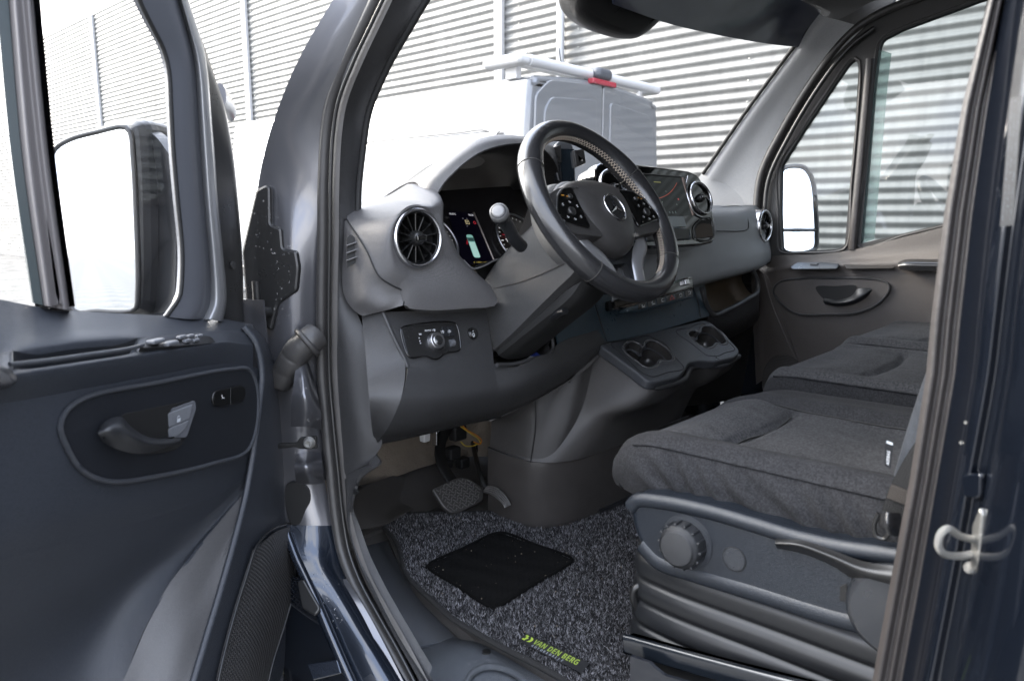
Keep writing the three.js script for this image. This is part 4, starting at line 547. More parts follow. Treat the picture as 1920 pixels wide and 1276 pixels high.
{
  // left pod swelling round the outer vent
  const VC = onZ(.026, 783, 446), R = .0565;
  const ringN = 64, bnd = zs([[818, 418, -.02], [846, 452, -.012], [868, 488, 0], [884, 503, .012], [908, 520, .024], [934, 568, .062], [870, 578, .05], [800, 581, .036], [757, 572, .024], [758, 549, .02], [735, 536, .014], [710, 518, .004], [697, 495, -.008], [687, 471, -.02], [668, 440, -.05], [650, 412, -.095], [656, 396, -.12], [669, 384, -.135], [692, 377, -.135], [716, 371, -.13], [745, 358, -.115], [775, 340, -.095], [806, 350, -.06], [813, 385, -.035]]);
  const bc = curve(bnd, true), outerR = []; { const a0 = p => Math.atan2(p.y - VC.y, p.x - VC.x); const dense = bc.getPoints(600); for (let k = 0; k <= ringN; k++) { const a = k / ringN * 2 * Math.PI; let best = null, bd = 9; for (const p of dense) { let d = Math.abs(a0(p) - a) % (2 * Math.PI); d = Math.min(d, 2 * Math.PI - d); if (d < bd) { bd = d; best = p; } } outerR.push(best.clone()); } }
  const G = []; const N = 22; for (let j = 0; j <= N; j++) { const tt = j / N; G.push(outerR.map((p, k) => { const a = k / ringN * 2 * Math.PI, r = R * 1.02, s = V(VC.x + Math.cos(a) * r, VC.y + Math.sin(a) * r, VC.z - .004); const q = s.clone().lerp(p, tt); const e = Math.sin(tt * Math.PI) * .35 * Math.max(0, (s.z - p.z)); q.z += e + Math.sin(tt * Math.PI) * .006; return q; })); }
  const pod = part(dash, 'upper_shell', gridGeo(G, .004), M.upper);
  airVent(VC, V(-.06, .06, 1), R, M.upper, .0);
  // end piece with the side window slots
  const end = part(dash, 'end_panel', loft([zs([[649, 412, -.095], [646, 414, -.1], [640, 420, -.12]]), zs([[668, 440, -.05], [652, 450, -.08], [640, 455, -.12]]), zs([[687, 471, -.02], [662, 490, -.06], [641, 500, -.11]]), zs([[710, 518, .004], [674, 530, -.04], [643, 545, -.1]]), zs([[735, 536, .014], [690, 558, -.02], [655, 572, -.08]]), zs([[758, 549, .02], [716, 574, .0], [672, 588, -.06]]), zs([[755, 572, .022], [722, 582, .0], [680, 592, -.05]])], 14, 40, .004), M.upper);
  { const EF = frame(onZ(-.06, 664, 470), V(-.55, .1, .83));
    part(end, 'slot_well', pxPlate(EF, [[650, 444], [656, 438], [670, 448], [682, 472], [682, 484], [650, 502]], .004, .003, .001, .004), M.dark);
    for (const [a, b] of [[458, 452], [472, 464], [486, 476]]) part(end, 'slat', sweep([[-.0015, -.004], [.0015, -.004], [.0015, .004], [-.0015, .004]], [hit(EF.o.clone().addScaledVector(EF.n, .009), EF.n, 649, a + 3), hit(EF.o.clone().addScaledVector(EF.n, .009), EF.n, 683 - (486 - a) * .3, b)], EF.n, 6), M.upper); }
  part(pod, 'shell_seam', sweep(circ(.0016, 6), zs([[650, 411, -.094], [668, 439, -.049], [687, 470, -.019], [710, 517, .005], [735, 535, .015], [758, 548, .021], [756, 572, .023]]), V(0, 0, 1), 40), M.dark);
  part(pod, 'lower_lip', loft([zs([[757, 572, .024], [800, 581, .036], [870, 578, .05], [934, 568, .062]]), zs([[760, 578, .0], [800, 587, .0], [870, 585, .0], [930, 575, .0]])], 24, 4, .004), M.upper);
  // hood over the instruments
  const lip = [[813, 398, -.03], [816, 372, -.025], [830, 345, -.02], [852, 321, -.012], [874, 302, -.006], [896, 287, 0], [930, 274, 0], [972, 268, 0], [1005, 272, 0], [1026, 284, -.005], [1044, 310, -.02], [1052, 345, -.04]];
  const crest = [[775, 340, -.095], [786, 332, -.09], [806, 318, -.08], [830, 300, -.07], [855, 282, -.062], [880, 266, -.056], [905, 257, -.052], [935, 253, -.05], [975, 256, -.05], [1015, 264, -.055], [1045, 290, -.07], [1060, 345, -.09]];
  const mid = lip.map(([u, v, z], i) => [u * .5 + crest[i][0] * .5 - 1, v * .5 + crest[i][1] * .5 - 3, z * .5 + crest[i][2] * .5 + .012]);
  const backz = crest.map(([u, v, z], i) => { const p = onZ(z, u, v); return V(p.x, Math.max(.70, p.y - .12), p.z - .3); });
  const hood = part(dash, 'binnacle_hood', loft([zs(lip), zs(mid), zs(crest), backz], 60, 24, .004), M.upper);
  const inner = lip.map(([u, v, z], i) => { const p = onZ(z, u, v), c = onZ(-.1, 930, 420); return p.clone().lerp(V(c.x, c.y, p.z), .07).setZ(z - .05); });
  const inner2 = lip.map(([u, v, z]) => { const p = onZ(z, u, v), c = onZ(-.1, 930, 430); return p.clone().lerp(V(c.x, c.y, p.z), .13).setZ(z - .19); }), inner3 = lip.map(([u, v, z]) => { const p = onZ(z, u, v), c = onZ(-.1, 930, 430); return p.clone().lerp(V(c.x, c.y, p.z), .5).setZ(z - .27); });
  part(hood, 'hood_lining', loft([zs(lip), inner, inner2, inner3], 60, 20, .003), plastic(C(.017, .0155, .015), .65));
  part(hood, 'lining_edge', tube(lip.map(([u, v, z], i) => inner[i].clone()), .002, 60, 6), M.smooth);
  part(hood, 'right_cheek', loft([zs([[1052, 345, -.04], [1050, 400, -.02], [1040, 450, .0], [1010, 480, .03]]), zs([[1000, 330, -.12], [990, 390, -.11], [975, 430, -.09], [960, 470, -.06]])], 12, 10, .004), plastic(C(.16, .145, .13), .6));
  // instrument panel
  const TI = .55, IF = frame(onZ(-.105, 885, 450), V(0, Math.sin(TI), Math.cos(TI)));
  const ic = part(dash, 'instrument_panel', pxPlate(IF, [[780, 360], [1075, 340], [1075, 520], [960, 522], [925, 500], [890, 503], [868, 498], [800, 440]], .01, .004, .001, -.006), std(C(.02, .018, .018), .25));
  const P = (u, v, h = 0) => hit(IF.o.clone().addScaledVector(IF.n, h), IF.n, u, v);
  const scr = printed(360, 640, (x, w, h) => { x.fillStyle = '#05040c'; x.fillRect(0, 0, w, h); x.fillStyle = '#d8d8dc'; x.font = 'bold 30px sans-serif'; x.fillText('10.5°C', 12, 44); x.fillText('10:24', 270, 44);
    x.strokeStyle = '#d8c79a'; x.lineWidth = 5; x.strokeRect(196, 104, 44, 44); x.fillStyle = '#d8c79a'; x.font = 'bold 30px sans-serif'; x.fillText('P', 208, 138); x.fillStyle = '#9a9aa0'; x.font = '22px sans-serif'; x.fillText('N', 170, 92); x.fillText('R', 225, 92); x.fillText('D', 192, 182);
    x.strokeStyle = '#c23038'; x.lineWidth = 6; x.beginPath(); x.arc(318, 128, 15, 0, 7); x.stroke();
    x.fillStyle = '#78a89c'; x.beginPath(); x.roundRect(140, 280, 80, 280, 26); x.fill(); x.fillStyle = '#2c4644'; x.fillRect(142, 318, 76, 44); x.fillStyle = '#9fc4ba'; x.fillRect(146, 372, 68, 180);
    x.strokeStyle = '#a01824'; x.lineWidth = 6; x.beginPath(); x.moveTo(136, 340); x.lineTo(108, 400); x.stroke(); x.beginPath(); x.moveTo(136, 362); x.lineTo(118, 404); x.stroke();
    x.fillStyle = '#c8b050'; x.font = '24px sans-serif'; x.fillText('E  120km  1/2', 120, 622); }, { emit: .14, roughness: .12 });
  part(ic, 'cluster_screen', print4([P(838, 396, .004), P(887, 399, .004), P(929, 496, .004), P(868, 496, .004)], .0015), scr);
  part(ic, 'screen_edge', sweep(circ(.0022, 8), [P(888, 398, .007), P(929, 494, .007)], IF.n, 4), std(C(.5, .42, .36), .3, { metalness: .8 }));
  const dial = printed(512, 512, (x, w, h) => { x.fillStyle = '#100e0d'; x.beginPath(); x.arc(256, 256, 256, 0, 7); x.fill(); x.strokeStyle = x.fillStyle = '#f2f2f2'; for (let k = 0; k <= 24; k++) { const a = (135 + k * 270 / 24) * RAD, r1 = k % 4 ? 214 : 200; x.lineWidth = k % 4 ? 5 : 8; x.beginPath(); x.moveTo(256 + Math.cos(a) * r1, 256 + Math.sin(a) * r1); x.lineTo(256 + Math.cos(a) * 232, 256 + Math.sin(a) * 232); x.stroke(); } x.font = 'bold 50px sans-serif'; x.textAlign = 'center'; for (let k = 0; k <= 6; k++) { const a = (135 + k * 45) * RAD; x.fillText(String(k), 256 + Math.cos(a) * 160, 274 + Math.sin(a) * 160); } }, { roughness: .3, emit: .12 });
  const dialAt = (u, v, r, nd) => { const c = P(u, v, .004), q = new THREE.Quaternion().setFromRotationMatrix(IF.m), d = new THREE.CircleGeometry(r, 48); d.applyQuaternion(q); d.translate(c.x + IF.n.x * .002, c.y + IF.n.y * .002, c.z + IF.n.z * .002); const dm = part(ic, 'dial', d, dial);
    const rg = new THREE.TorusGeometry(r * 1.02, .0028, 8, 64); rg.applyQuaternion(q); rg.translate(c.x + IF.n.x * .004, c.y + IF.n.y * .004, c.z + IF.n.z * .004); part(ic, 'dial_ring', rg, M.satin);
    const nl = new THREE.ConeGeometry(.003, r * .86, 6); nl.translate(0, r * .43, 0); nl.rotateZ(nd); nl.applyQuaternion(q); nl.translate(c.x + IF.n.x * .006, c.y + IF.n.y * .006, c.z + IF.n.z * .006); part(ic, 'dial_needle', nl, std(C(.7, .02, .04), .4, { emissive: C(.5, .01, .03), emissiveIntensity: .3 }));
    const hb = lathe([[0, .012], [.01, .011], [.012, .004], [.012, 0]], 24); hb.rotateX(Math.PI / 2); hb.applyQuaternion(q); hb.translate(c.x, c.y, c.z); part(ic, 'dial_hub', hb, M.smooth); };
  dialAt(972, 450, .07, 76 * RAD); dialAt(812, 452, .062, 130 * RAD);
  part(ic, 'panel_lip', loft([zs([[868, 488, 0], [886, 504, .012], [906, 500, .02], [930, 488, .02], [950, 484, .02]]), zs([[864, 492, -.07], [886, 506, -.06], [906, 500, -.05], [930, 490, -.05], [950, 486, -.05]])], 20, 6, .003), M.upper);
  part(dash, 'column_gap', pxPlate(frame(onZ(.0, 925, 510), V(0, .3, 1)), [[890, 498], [945, 480], [1010, 470], [1000, 560], [920, 560]], .01, .004, .001, -.03), M.dark);

  // knee panel below
  const KT = frame(onZ(.018, 800, 640), V(-.04, .38, .92));
  const K = (u, v, h = 0) => hit(KT.o.clone().addScaledVector(KT.n, h), KT.n, u, v);
  const kn = part(dash, 'knee_panel', loft([[K(718, 585, 0), K(770, 583), K(840, 584), K(912, 570)], [K(738, 632), K(790, 632), K(850, 632), K(918, 620)], [K(758, 672), K(800, 672), K(855, 670), K(924, 660)]], 24, 20, .004), M.lower);
  const c1 = [K(758, 672), K(800, 672), K(855, 670), K(924, 660)], bot = zs([[702, 832, -.03], [770, 818, -.03], [845, 800, -.03], [940, 780, -.03]]);
  const m1 = [K(764, 688, .002), K(806, 690, .003), K(858, 690, .003), K(926, 682, .002)], m2 = zs([[752, 745, .072], [815, 745, .078], [870, 742, .078], [935, 732, .076]]), m3 = zs([[728, 800, .045], [790, 795, .05], [858, 782, .05], [940, 764, .05]]);
  part(kn, 'knee_bolster', loft([c1, m1, m2, m3, bot], 30, 40, .004), M.lower);
  part(kn, 'left_strip', loft([[K(678, 592, -.05), K(718, 585)], [K(684, 650, -.045), K(738, 632)], [K(688, 700, -.035), K(758, 672)], [onZ(.03, 692, 745), m2[0].clone()], [onZ(.0, 697, 800), m3[0].clone()], [onZ(-.05, 703, 834), bot[0].clone()]], 10, 40, .004), M.lower);
  part(kn, 'crease', sweep(circ(.004, 8), [K(718, 585, -.001), K(738, 632, -.001), K(758, 672, -.001), K(764, 688)], KT.n, 20), M.lower);
  part(kn, 'panel_underside', loft([bot, bot.map(p => V(p.x, p.y + .05, p.z - .2))], 10, 6, .004), M.dark);
  // lighting switch panel
  const sp = [[752, 617], [757, 612], [846, 603], [856, 608], [863, 654], [857, 658], [836, 661], [822, 672], [812, 672], [800, 667], [770, 670], [764, 664]];
  const lp = part(dash, 'light_switch_panel', plate(KT, roundShape(px2(KT, sp, .004), .004), .005, .0015, [], -.001), M.smooth);
  part(lp, 'panel_rim', tube(px2(KT, sp, .004).map(p => KT.o.clone().addScaledVector(KT.ex, p.x).addScaledVector(KT.ey, p.y).addScaledVector(KT.n, .003)), .0014, 100, 6, true), M.gloss);
  const kq = new THREE.Quaternion().setFromUnitVectors(V(0, 1, 0), KT.n); const kc = K(816, 640, .004);
  const rot = lathe([[0, .012], [.0095, .012], [.011, .0105], [.011, .0095], [.0155, .011], [.017, .009], [.0185, .003], [.0192, 0]], 48); rot.applyQuaternion(kq); rot.translate(kc.x, kc.y, kc.z); const knob = part(lp, 'rotary_switch', rot, M.satin);
  const capg = lathe([[0, .0145], [.0085, .0142], [.0098, .012], [.0098, .01]], 36); capg.applyQuaternion(kq); capg.translate(kc.x, kc.y, kc.z); part(knob.parent === lp ? lp : lp, 'rotary_cap', capg, M.smooth);
  for (const pts of [[[828, 612], [838, 611], [842, 630], [832, 631]], [[839, 611], [850, 610], [854, 629], [843, 630]]]) part(lp, 'fog_lamp_button', pxPlate(KT, pts, .001, .003, .001, .004), M.black);
  { const tw = new THREE.CylinderGeometry(.0075, .0075, .012, 20); tw.rotateZ(Math.PI / 2); tw.applyQuaternion(new THREE.Quaternion().setFromRotationMatrix(KT.m)); const c = K(846, 643, .003); tw.translate(c.x, c.y, c.z); part(lp, 'thumb_wheel', tw, M.buttonLight); }
  { const sy = printed(512, 320, (x, w, h) => { x.clearRect(0, 0, w, h); x.strokeStyle = x.fillStyle = '#f0f2f4'; x.lineWidth = 5; x.font = 'bold 24px sans-serif'; x.fillText('AUTO', 198, 72);
      for (let k = 0; k < 4; k++) { const a = k * Math.PI / 4; x.beginPath(); x.moveTo(150 - Math.cos(a) * 13, 96 - Math.sin(a) * 13); x.lineTo(150 + Math.cos(a) * 13, 96 + Math.sin(a) * 13); if (k !== 2) x.stroke(); }
      x.fillRect(128, 130, 10, 10); x.fillText('P', 126, 176); x.fillRect(130, 186, 10, 10);
      x.beginPath(); x.arc(290, 66, 10, -1.57, 1.57); x.closePath(); x.stroke(); x.fillRect(270, 58, 12, 4); x.fillRect(270, 68, 12, 4);
      for (const cx of [372, 440]) { x.beginPath(); x.arc(cx, 90, 12, -1.57, 1.57); x.closePath(); x.stroke(); x.fillRect(cx - 20, 80, 14, 4); x.fillRect(cx - 20, 90, 14, 4); x.fillRect(cx - 20, 100, 14, 4); }
      x.beginPath(); x.arc(344, 210, 10, -1.57, 1.57); x.closePath(); x.stroke(); x.fillRect(326, 214, 10, 4); }, { alpha: true });
    part(lp, 'symbols', print4([K(754, 612, .0075), K(852, 604, .0075), K(864, 660, .0075), K(766, 668, .0075)], .0004), sy);
    const sn = printed(64, 64, (x) => { x.clearRect(0, 0, 64, 64); x.strokeStyle = x.fillStyle = '#f4f4f4'; x.lineWidth = 5; x.beginPath(); x.arc(32, 32, 10, 0, 7); x.stroke(); for (let k = 0; k < 8; k++) { const a = k * Math.PI / 4; x.beginPath(); x.moveTo(32 + Math.cos(a) * 15, 32 + Math.sin(a) * 15); x.lineTo(32 + Math.cos(a) * 25, 32 + Math.sin(a) * 25); x.stroke(); } }, { alpha: true });
    part(lp, 'symbol', print4([K(812, 635, .0187), K(820, 634, .0187), K(822, 644, .0187), K(814, 645, .0187)], .0003), sn); }
  { const c = K(886, 625, .001), b = lathe([[0, .006], [.0085, .006], [.0095, .004], [.0095, .002], [.0115, .004], [.0128, .002], [.0128, -.004]], 36); b.applyQuaternion(kq); b.translate(c.x, c.y, c.z); const m = part(dash, 'round_button', b, M.gloss);
    const sy = printed(64, 64, (x) => { x.clearRect(0, 0, 64, 64); x.strokeStyle = x.fillStyle = '#e8eaec'; x.lineWidth = 6; x.beginPath(); x.arc(34, 14, 5, 0, 7); x.fill(); x.beginPath(); x.arc(34, 42, 12, 0, 7); x.stroke(); x.fillRect(22, 44, 24, 5); }, { alpha: true });
    part(m, 'symbol', print4([K(881, 617, .0075), K(891, 616, .0075), K(893, 633, .0075), K(883, 634, .0075)], .0004), sy); }
  // storage tray under the column
  part(dash, 'storage_tray', loft([zs([[922, 660, .02], [960, 650, .03], [1000, 635, .04], [1034, 612, .045]]), zs([[925, 670, -.06], [962, 660, -.06], [1000, 648, -.06], [1030, 640, -.06]]), zs([[925, 684, .03], [962, 680, .03], [1000, 672, .035], [1030, 664, .04]])], 20, 12, .003), M.cavity);
  const kb = part(dash, 'centre_knee_panel', loft([[K(926, 682, .002), onZ(.068, 965, 688), onZ(.072, 1000, 674), onZ(.074, 1034, 664), onZ(.07, 1046, 645), onZ(.06, 1120, 618)], [m2[3].clone(), onZ(.082, 975, 722), onZ(.082, 1010, 706), onZ(.08, 1046, 690), onZ(.075, 1080, 674), onZ(.065, 1138, 645)], [m3[3].clone(), onZ(.06, 985, 746), onZ(.06, 1020, 728), onZ(.06, 1060, 706), onZ(.06, 1095, 684), onZ(.06, 1140, 648)], [bot[3].clone(), onZ(-.01, 990, 757), onZ(.0, 1025, 738), onZ(.02, 1064, 714), onZ(.04, 1098, 690), onZ(.058, 1142, 650)]], 34, 20, .004), M.lower);
  part(kb, 'tray_edge', sweep(circ(.0045, 8), [onZ(.066, 932, 684), onZ(.066, 965, 682), onZ(.068, 1000, 672), onZ(.07, 1028, 664), onZ(.066, 1037, 650), onZ(.06, 1034, 630), onZ(.052, 1026, 612)], V(0, 0, 1), 50), M.lower);
  // centre stack
  const SKY_TINT = plastic(C(.058, .095, .125), .32);  // blue of the reflected sky put into the plastic colour
  const cs = part(dash, 'centre_stack', loft([zs([[1040, 610, .05], [1062, 585, .04], [1112, 556, .03], [1200, 548, .03], [1300, 518, .03], [1318, 512, .03]]), zs([[1044, 630, .062], [1075, 612, .055], [1124, 598, .05], [1210, 588, .05], [1310, 556, .05], [1325, 552, .05]]), zs([[1048, 648, .07], [1090, 640, .066], [1138, 640, .062], [1220, 624, .066], [1312, 597, .07], [1330, 592, .07]])], 30, 20, .004, { lv: true }), SKY_TINT);
  part(cs, 'panel_seam', sweep(circ(.0014, 6), zs([[1112, 558, .033], [1124, 598, .053], [1138, 640, .065]]), V(0, 0, 1), 12), M.dark);
  part(cs, 'panel_seam', sweep(circ(.0014, 6), zs([[1296, 528, .036], [1308, 562, .054], [1314, 594, .073]]), V(0, 0, 1), 12), M.dark);
  const CF = frame(onZ(.075, 1240, 560), V(-.02, .28, .96));
  const cc = part(dash, 'control_panel', pxPlate(CF, [[1150, 562], [1290, 518], [1300, 518], [1302, 542], [1180, 580], [1152, 580]], .004, .03, .006, -.02), M.gloss);
  { const bs = part(dash, 'switch_strip', pxPlate(CF, [[1178, 576], [1298, 541], [1302, 546], [1300, 558], [1204, 583], [1178, 584]], .004, .03, .005, -.012), SKY_TINT);
    for (let k = 0; k < 6; k++) { const u = 1204 + k * 17.5, v = 572.5 - k * 4.8; part(bs, 'switch', pxPlate(CF, [[u - 7, v - 3], [u + 7, v - 7], [u + 8, v + 4], [u - 6, v + 8]], .001, .003, .001, .0165), M.smooth); }
    const sy = printed(512, 64, (x, w, h) => { x.clearRect(0, 0, w, h); x.strokeStyle = x.fillStyle = '#e2e8ea'; x.lineWidth = 5; for (let k = 0; k < 6; k++) { const c = 42 + k * 85; if (k === 3) { x.strokeStyle = '#e05a50'; x.beginPath(); x.moveTo(c, 12); x.lineTo(c + 20, 48); x.lineTo(c - 20, 48); x.closePath(); x.stroke(); x.strokeStyle = '#e2e8ea'; } else { x.beginPath(); x.arc(c, 30, 11, k * .7, k * .7 + 4); x.stroke(); x.fillRect(c - 14, 44, 28, 5); } } }, { alpha: true });
    const q = (u, v) => hit(CF.o.clone().addScaledVector(CF.n, .0205), CF.n, u, v); part(bs, 'symbols', print4([q(1196, 568), q(1300, 540), q(1302, 552), q(1198, 582)], .0004), sy);
    const tg = part(cc, 'toggle_switch', (() => { const g = new RoundedBoxGeometry(.022, .016, .014, 2, .003); g.applyQuaternion(new THREE.Quaternion().setFromRotationMatrix(CF.m)); const p = hit(CF.o.clone().addScaledVector(CF.n, .014), CF.n, 1286, 529); g.translate(p.x, p.y, p.z); return g; })(), M.chrome); }
  // infotainment wing
  const SF = frame(onZ(.055, 1250, 380), V(-.10, .33, .94));
  const S = (u, v, h = 0) => hit(SF.o.clone().addScaledVector(SF.n, h), SF.n, u, v);
  const wing = [[1118, 312], [1126, 304], [1170, 304], [1240, 312], [1292, 319], [1310, 328], [1322, 348], [1335, 385], [1342, 420], [1343, 446], [1338, 454], [1318, 459], [1260, 464], [1196, 467], [1150, 470], [1128, 440], [1118, 380]];
  const inf = part(dash, 'infotainment_panel', plate(SF, roundShape(px2(SF, wing, .012), .01), .07, .008, [], -.058, 4), M.gloss);
  part(inf, 'panel_back', loft([[S(1090, 345, -.1), S(1100, 320, -.09), S(1118, 308, -.04)], [S(1092, 380, -.1), S(1104, 370, -.08), S(1120, 360, -.03)]], 10, 6, .01), M.trimLight);
  part(inf, 'panel_edge', tube([S(1119, 312, .008), S(1124, 350, .008), S(1132, 395, .008)], .003, 20, 8), M.satin);
  const ms = printed(640, 420, (x, w, h) => { x.fillStyle = '#060a0a'; x.fillRect(0, 0, w, h); x.strokeStyle = '#b8503a'; x.lineWidth = 5; x.beginPath(); x.moveTo(60, 230); x.bezierCurveTo(260, 250, 420, 220, 560, 60); x.stroke(); x.fillStyle = '#8f9a90'; x.font = '26px sans-serif'; for (const [a, b] of [[330, 60], [380, 150], [300, 260], [480, 290]]) x.fillRect(a, b, 5, 12); x.fillStyle = '#c04848'; x.beginPath(); x.arc(250, 270, 9, 0, 7); x.arc(520, 240, 9, 0, 7); x.fill(); x.fillStyle = '#90a0a0'; x.font = '28px sans-serif'; x.fillText('1   3   5', 360, 386); x.fillStyle = '#7c7a40'; x.fillRect(250, 60, 90, 10); }, { roughness: .05, emit: .1 });
  const scm = part(inf, 'touch_screen', print4([S(1186, 326, .0125), S(1277, 333, .0125), S(1297, 403, .0125), S(1200, 412, .0125)], .0008), ms);
  part(inf, 'screen_frame', sweep(circ(.0028, 8), [S(1186, 325, .013), S(1277, 332, .013)], SF.n, 8), M.smooth);
  part(inf, 'screen_frame', sweep([[-.004, -.002], [.004, -.002], [.004, .002], [-.004, .002]], [S(1280, 333, .013), S(1300, 403, .013)], SF.n, 8), std(C(.55, .42, .36), .35, { metalness: .6 }));
  const vcr = S(1314, 371, .014); airVent(vcr, SF.n, .049, M.gloss, .0);
  const vcl = S(1150, 352, .014); airVent(vcl, SF.n, .049, M.gloss, .0);
  part(inf, 'vent_arc', tube([S(1290, 330, .014), S(1287, 352, .014), S(1292, 376, .014), S(1303, 400, .014), S(1318, 408, .014)], .0025, 40, 8), M.chrome);
  part(inf, 'key_row', pxPlate(SF, [[1190, 428], [1262, 424], [1294, 430], [1296, 448], [1192, 453]], .003, .004, .0012, .012), SKY_TINT);
  for (const pts of [[[1262, 427], [1292, 430], [1293, 446], [1263, 450]], [[1212, 430], [1258, 428], [1260, 449], [1214, 451]]]) part(inf, 'key', pxPlate(SF, pts, .002, .003, .001, .0158), M.smooth);
  part(inf, 'gloss_pad', pxPlate(SF, [[1248, 405], [1282, 405], [1288, 424], [1250, 426]], .003, .002, .0008, .0125), std(C(.3, .34, .34), .1));
  part(inf, 'compartment', pxPlate(SF, [[1303, 426], [1312, 413], [1333, 410], [1338, 444], [1306, 446]], .003, .0015, .0006, .0125), M.dark);
  part(inf, 'compartment_floor', loft([[S(1304, 430, .0155), S(1312, 420, .0155), S(1334, 420, .0155)], [S(1306, 445, .0155), S(1318, 445, .0155), S(1338, 443, .0155)]], 8, 5, .001), std(C(.07, .05, .035), .6));
  part(inf, 'compartment_rim', tube([S(1303, 428, .0165), S(1312, 413, .0165), S(1333, 410, .0165), S(1338, 444, .0165), S(1306, 447, .0165)], .002, 40, 6, true), M.smooth);
  part(inf, 'chrome_strip', loft([[S(1180, 454, .0135), S(1260, 452, .0135), S(1310, 449, .0135)], [S(1182, 461, .0135), S(1260, 459, .0135), S(1312, 456, .0135)]], 12, 3, .002), std(C(.45, .46, .45), .15, { metalness: .7 }));
  // right part of the dashboard
  const rd = part(dash, 'passenger_shell', loft([zs([[1150, 392, -.06], [1240, 390, -.05], [1334, 385, -.035], [1372, 386, -.035], [1405, 384, -.04], [1432, 388, -.06], [1444, 398, -.09]]), zs([[1150, 415, .01], [1240, 410, .01], [1338, 408, .012], [1376, 406, .012], [1410, 404, .006], [1438, 408, -.015], [1449, 420, -.06]]), zs([[1150, 470, .04], [1240, 466, .04], [1345, 452, .036], [1380, 448, .034], [1418, 446, .022], [1442, 448, 0], [1451, 458, -.05]]), zs([[1150, 520, .065], [1240, 512, .065], [1345, 496, .062], [1380, 488, .06], [1420, 480, .05], [1444, 474, .02], [1451, 480, -.04]]), zs([[1150, 566, .07], [1240, 548, .07], [1340, 522, .068], [1384, 510, .066], [1424, 498, .055], [1444, 487, .02], [1450, 489, -.04]]), zs([[1150, 568, .0], [1240, 551, .0], [1340, 527, .0], [1384, 516, .0], [1424, 504, .0], [1442, 492, -.02], [1448, 494, -.06]])], 40, 50, .004), plastic(C(.4, .415, .425), .42));  // paler than the left shell: windscreen light put into the colour
  part(rd, 'airbag_seam', tube(zs([[1342, 389, -.028], [1390, 388, -.03], [1400, 402, .004], [1404, 425, .022], [1400, 431, .028], [1344, 433, .033]]), .0016, 50, 6), M.dark);
  airVent(onZ(.012, 1434, 423), V(.03, .05, 1), .056, M.upper, .0);
  // open shelf
  const sh = part(dash, 'open_shelf', loft([zs([[1304, 535, .05], [1340, 524, .05], [1385, 512, .05], [1424, 502, .04]]), zs([[1312, 540, -.14], [1345, 530, -.14], [1385, 520, -.14], [1420, 514, -.14]]), zs([[1322, 582, -.1], [1350, 578, -.1], [1390, 562, -.1], [1420, 545, -.1]]), zs([[1330, 592, .06], [1352, 585, .06], [1390, 566, .06], [1420, 546, .05]])], 20, 20, .003), std(C(.22, .165, .11), .7));
  part(sh, 'shelf_rim', sweep(circ(.008, 10, 1, 1), zs([[1316, 540, .062], [1326, 572, .066], [1338, 590, .068], [1358, 584, .068], [1400, 562, .066], [1421, 545, .06], [1420, 525, .055], [1410, 504, .05]]), V(0, 0, 1), 60), M.lower);
  part(sh, 'shelf_front', loft([zs([[1326, 590, .066], [1350, 588, .07], [1390, 570, .068], [1424, 548, .055]]), zs([[1332, 616, .05], [1356, 612, .055], [1396, 595, .05], [1424, 575, .04]]), zs([[1340, 640, -.03], [1364, 636, -.03], [1400, 618, -.03], [1424, 600, -.04]])], 20, 14, .004), M.lower);
  part(dash, 'glovebox_panel', loft([zs([[1200, 600, -.05], [1300, 590, -.06], [1424, 575, -.08]]), zs([[1200, 760, -.12], [1300, 760, -.12], [1424, 740, -.14]])], 8, 8, .01), plastic(C(.06, .055, .05), .5));
  part(dash, 'dash_top', loft([[V(-.86, .68, -.14), V(-.3, .74, -.16), V(.3, .74, -.12), V(.88, .70, -.12)], [V(-.86, .64, -.46), V(-.3, .66, -.5), V(.3, .66, -.5), V(.88, .64, -.46)]], 16, 6, .02), M.upper);
  part(dash, 'core', box(-.84, .86, .40, .6, -.46, -.16, .02), M.dark);

  // console with cup holders
  const A = V(-.262, .452, .058), B = V(-.252, .377, .214), Cc = V(.225, .380, .205), D = V(.225, .458, .085);
  const KF = frame(A.clone().lerp(Cc, .5), B.clone().sub(A).cross(D.clone().sub(A)).normalize(), V(0, 1, 0)); if (KF.n.y < 0) throw new Error('console normal');
  const co = [[1124, 646], [1140, 641], [1230, 620], [1318, 599], [1334, 604], [1362, 628], [1386, 654], [1387, 662], [1376, 670], [1340, 678], [1310, 676], [1292, 680], [1284, 696], [1272, 706], [1240, 714], [1226, 716], [1212, 712], [1190, 694]];
  const hole = (a, b, c, d) => [a, b, c, d];
  const h1 = [[1168, 652], [1174, 642], [1188, 640], [1200, 645], [1206, 650], [1208, 642], [1218, 637], [1232, 640], [1252, 654], [1264, 668], [1262, 676], [1252, 677], [1240, 676], [1234, 684], [1220, 690], [1206, 686], [1190, 674], [1176, 664]];
  const h2 = [[1288, 626], [1292, 619], [1303, 618], [1310, 621], [1313, 612], [1322, 609], [1336, 612], [1352, 622], [1364, 636], [1364, 644], [1354, 646], [1346, 644], [1340, 650], [1328, 653], [1314, 648], [1300, 638]];
  const P2 = Path => pts => splineShape(px2(KF, pts, .01), Path, 70);
  const con = part(dash, 'cup_holder_console', plate(KF, roundShape(px2(KF, co, .01), .012), .026, .006, [P2(THREE.Path)(h1), P2(THREE.Path)(h2)], -.016, 4), plastic(C(.09, .095, .105), .34));
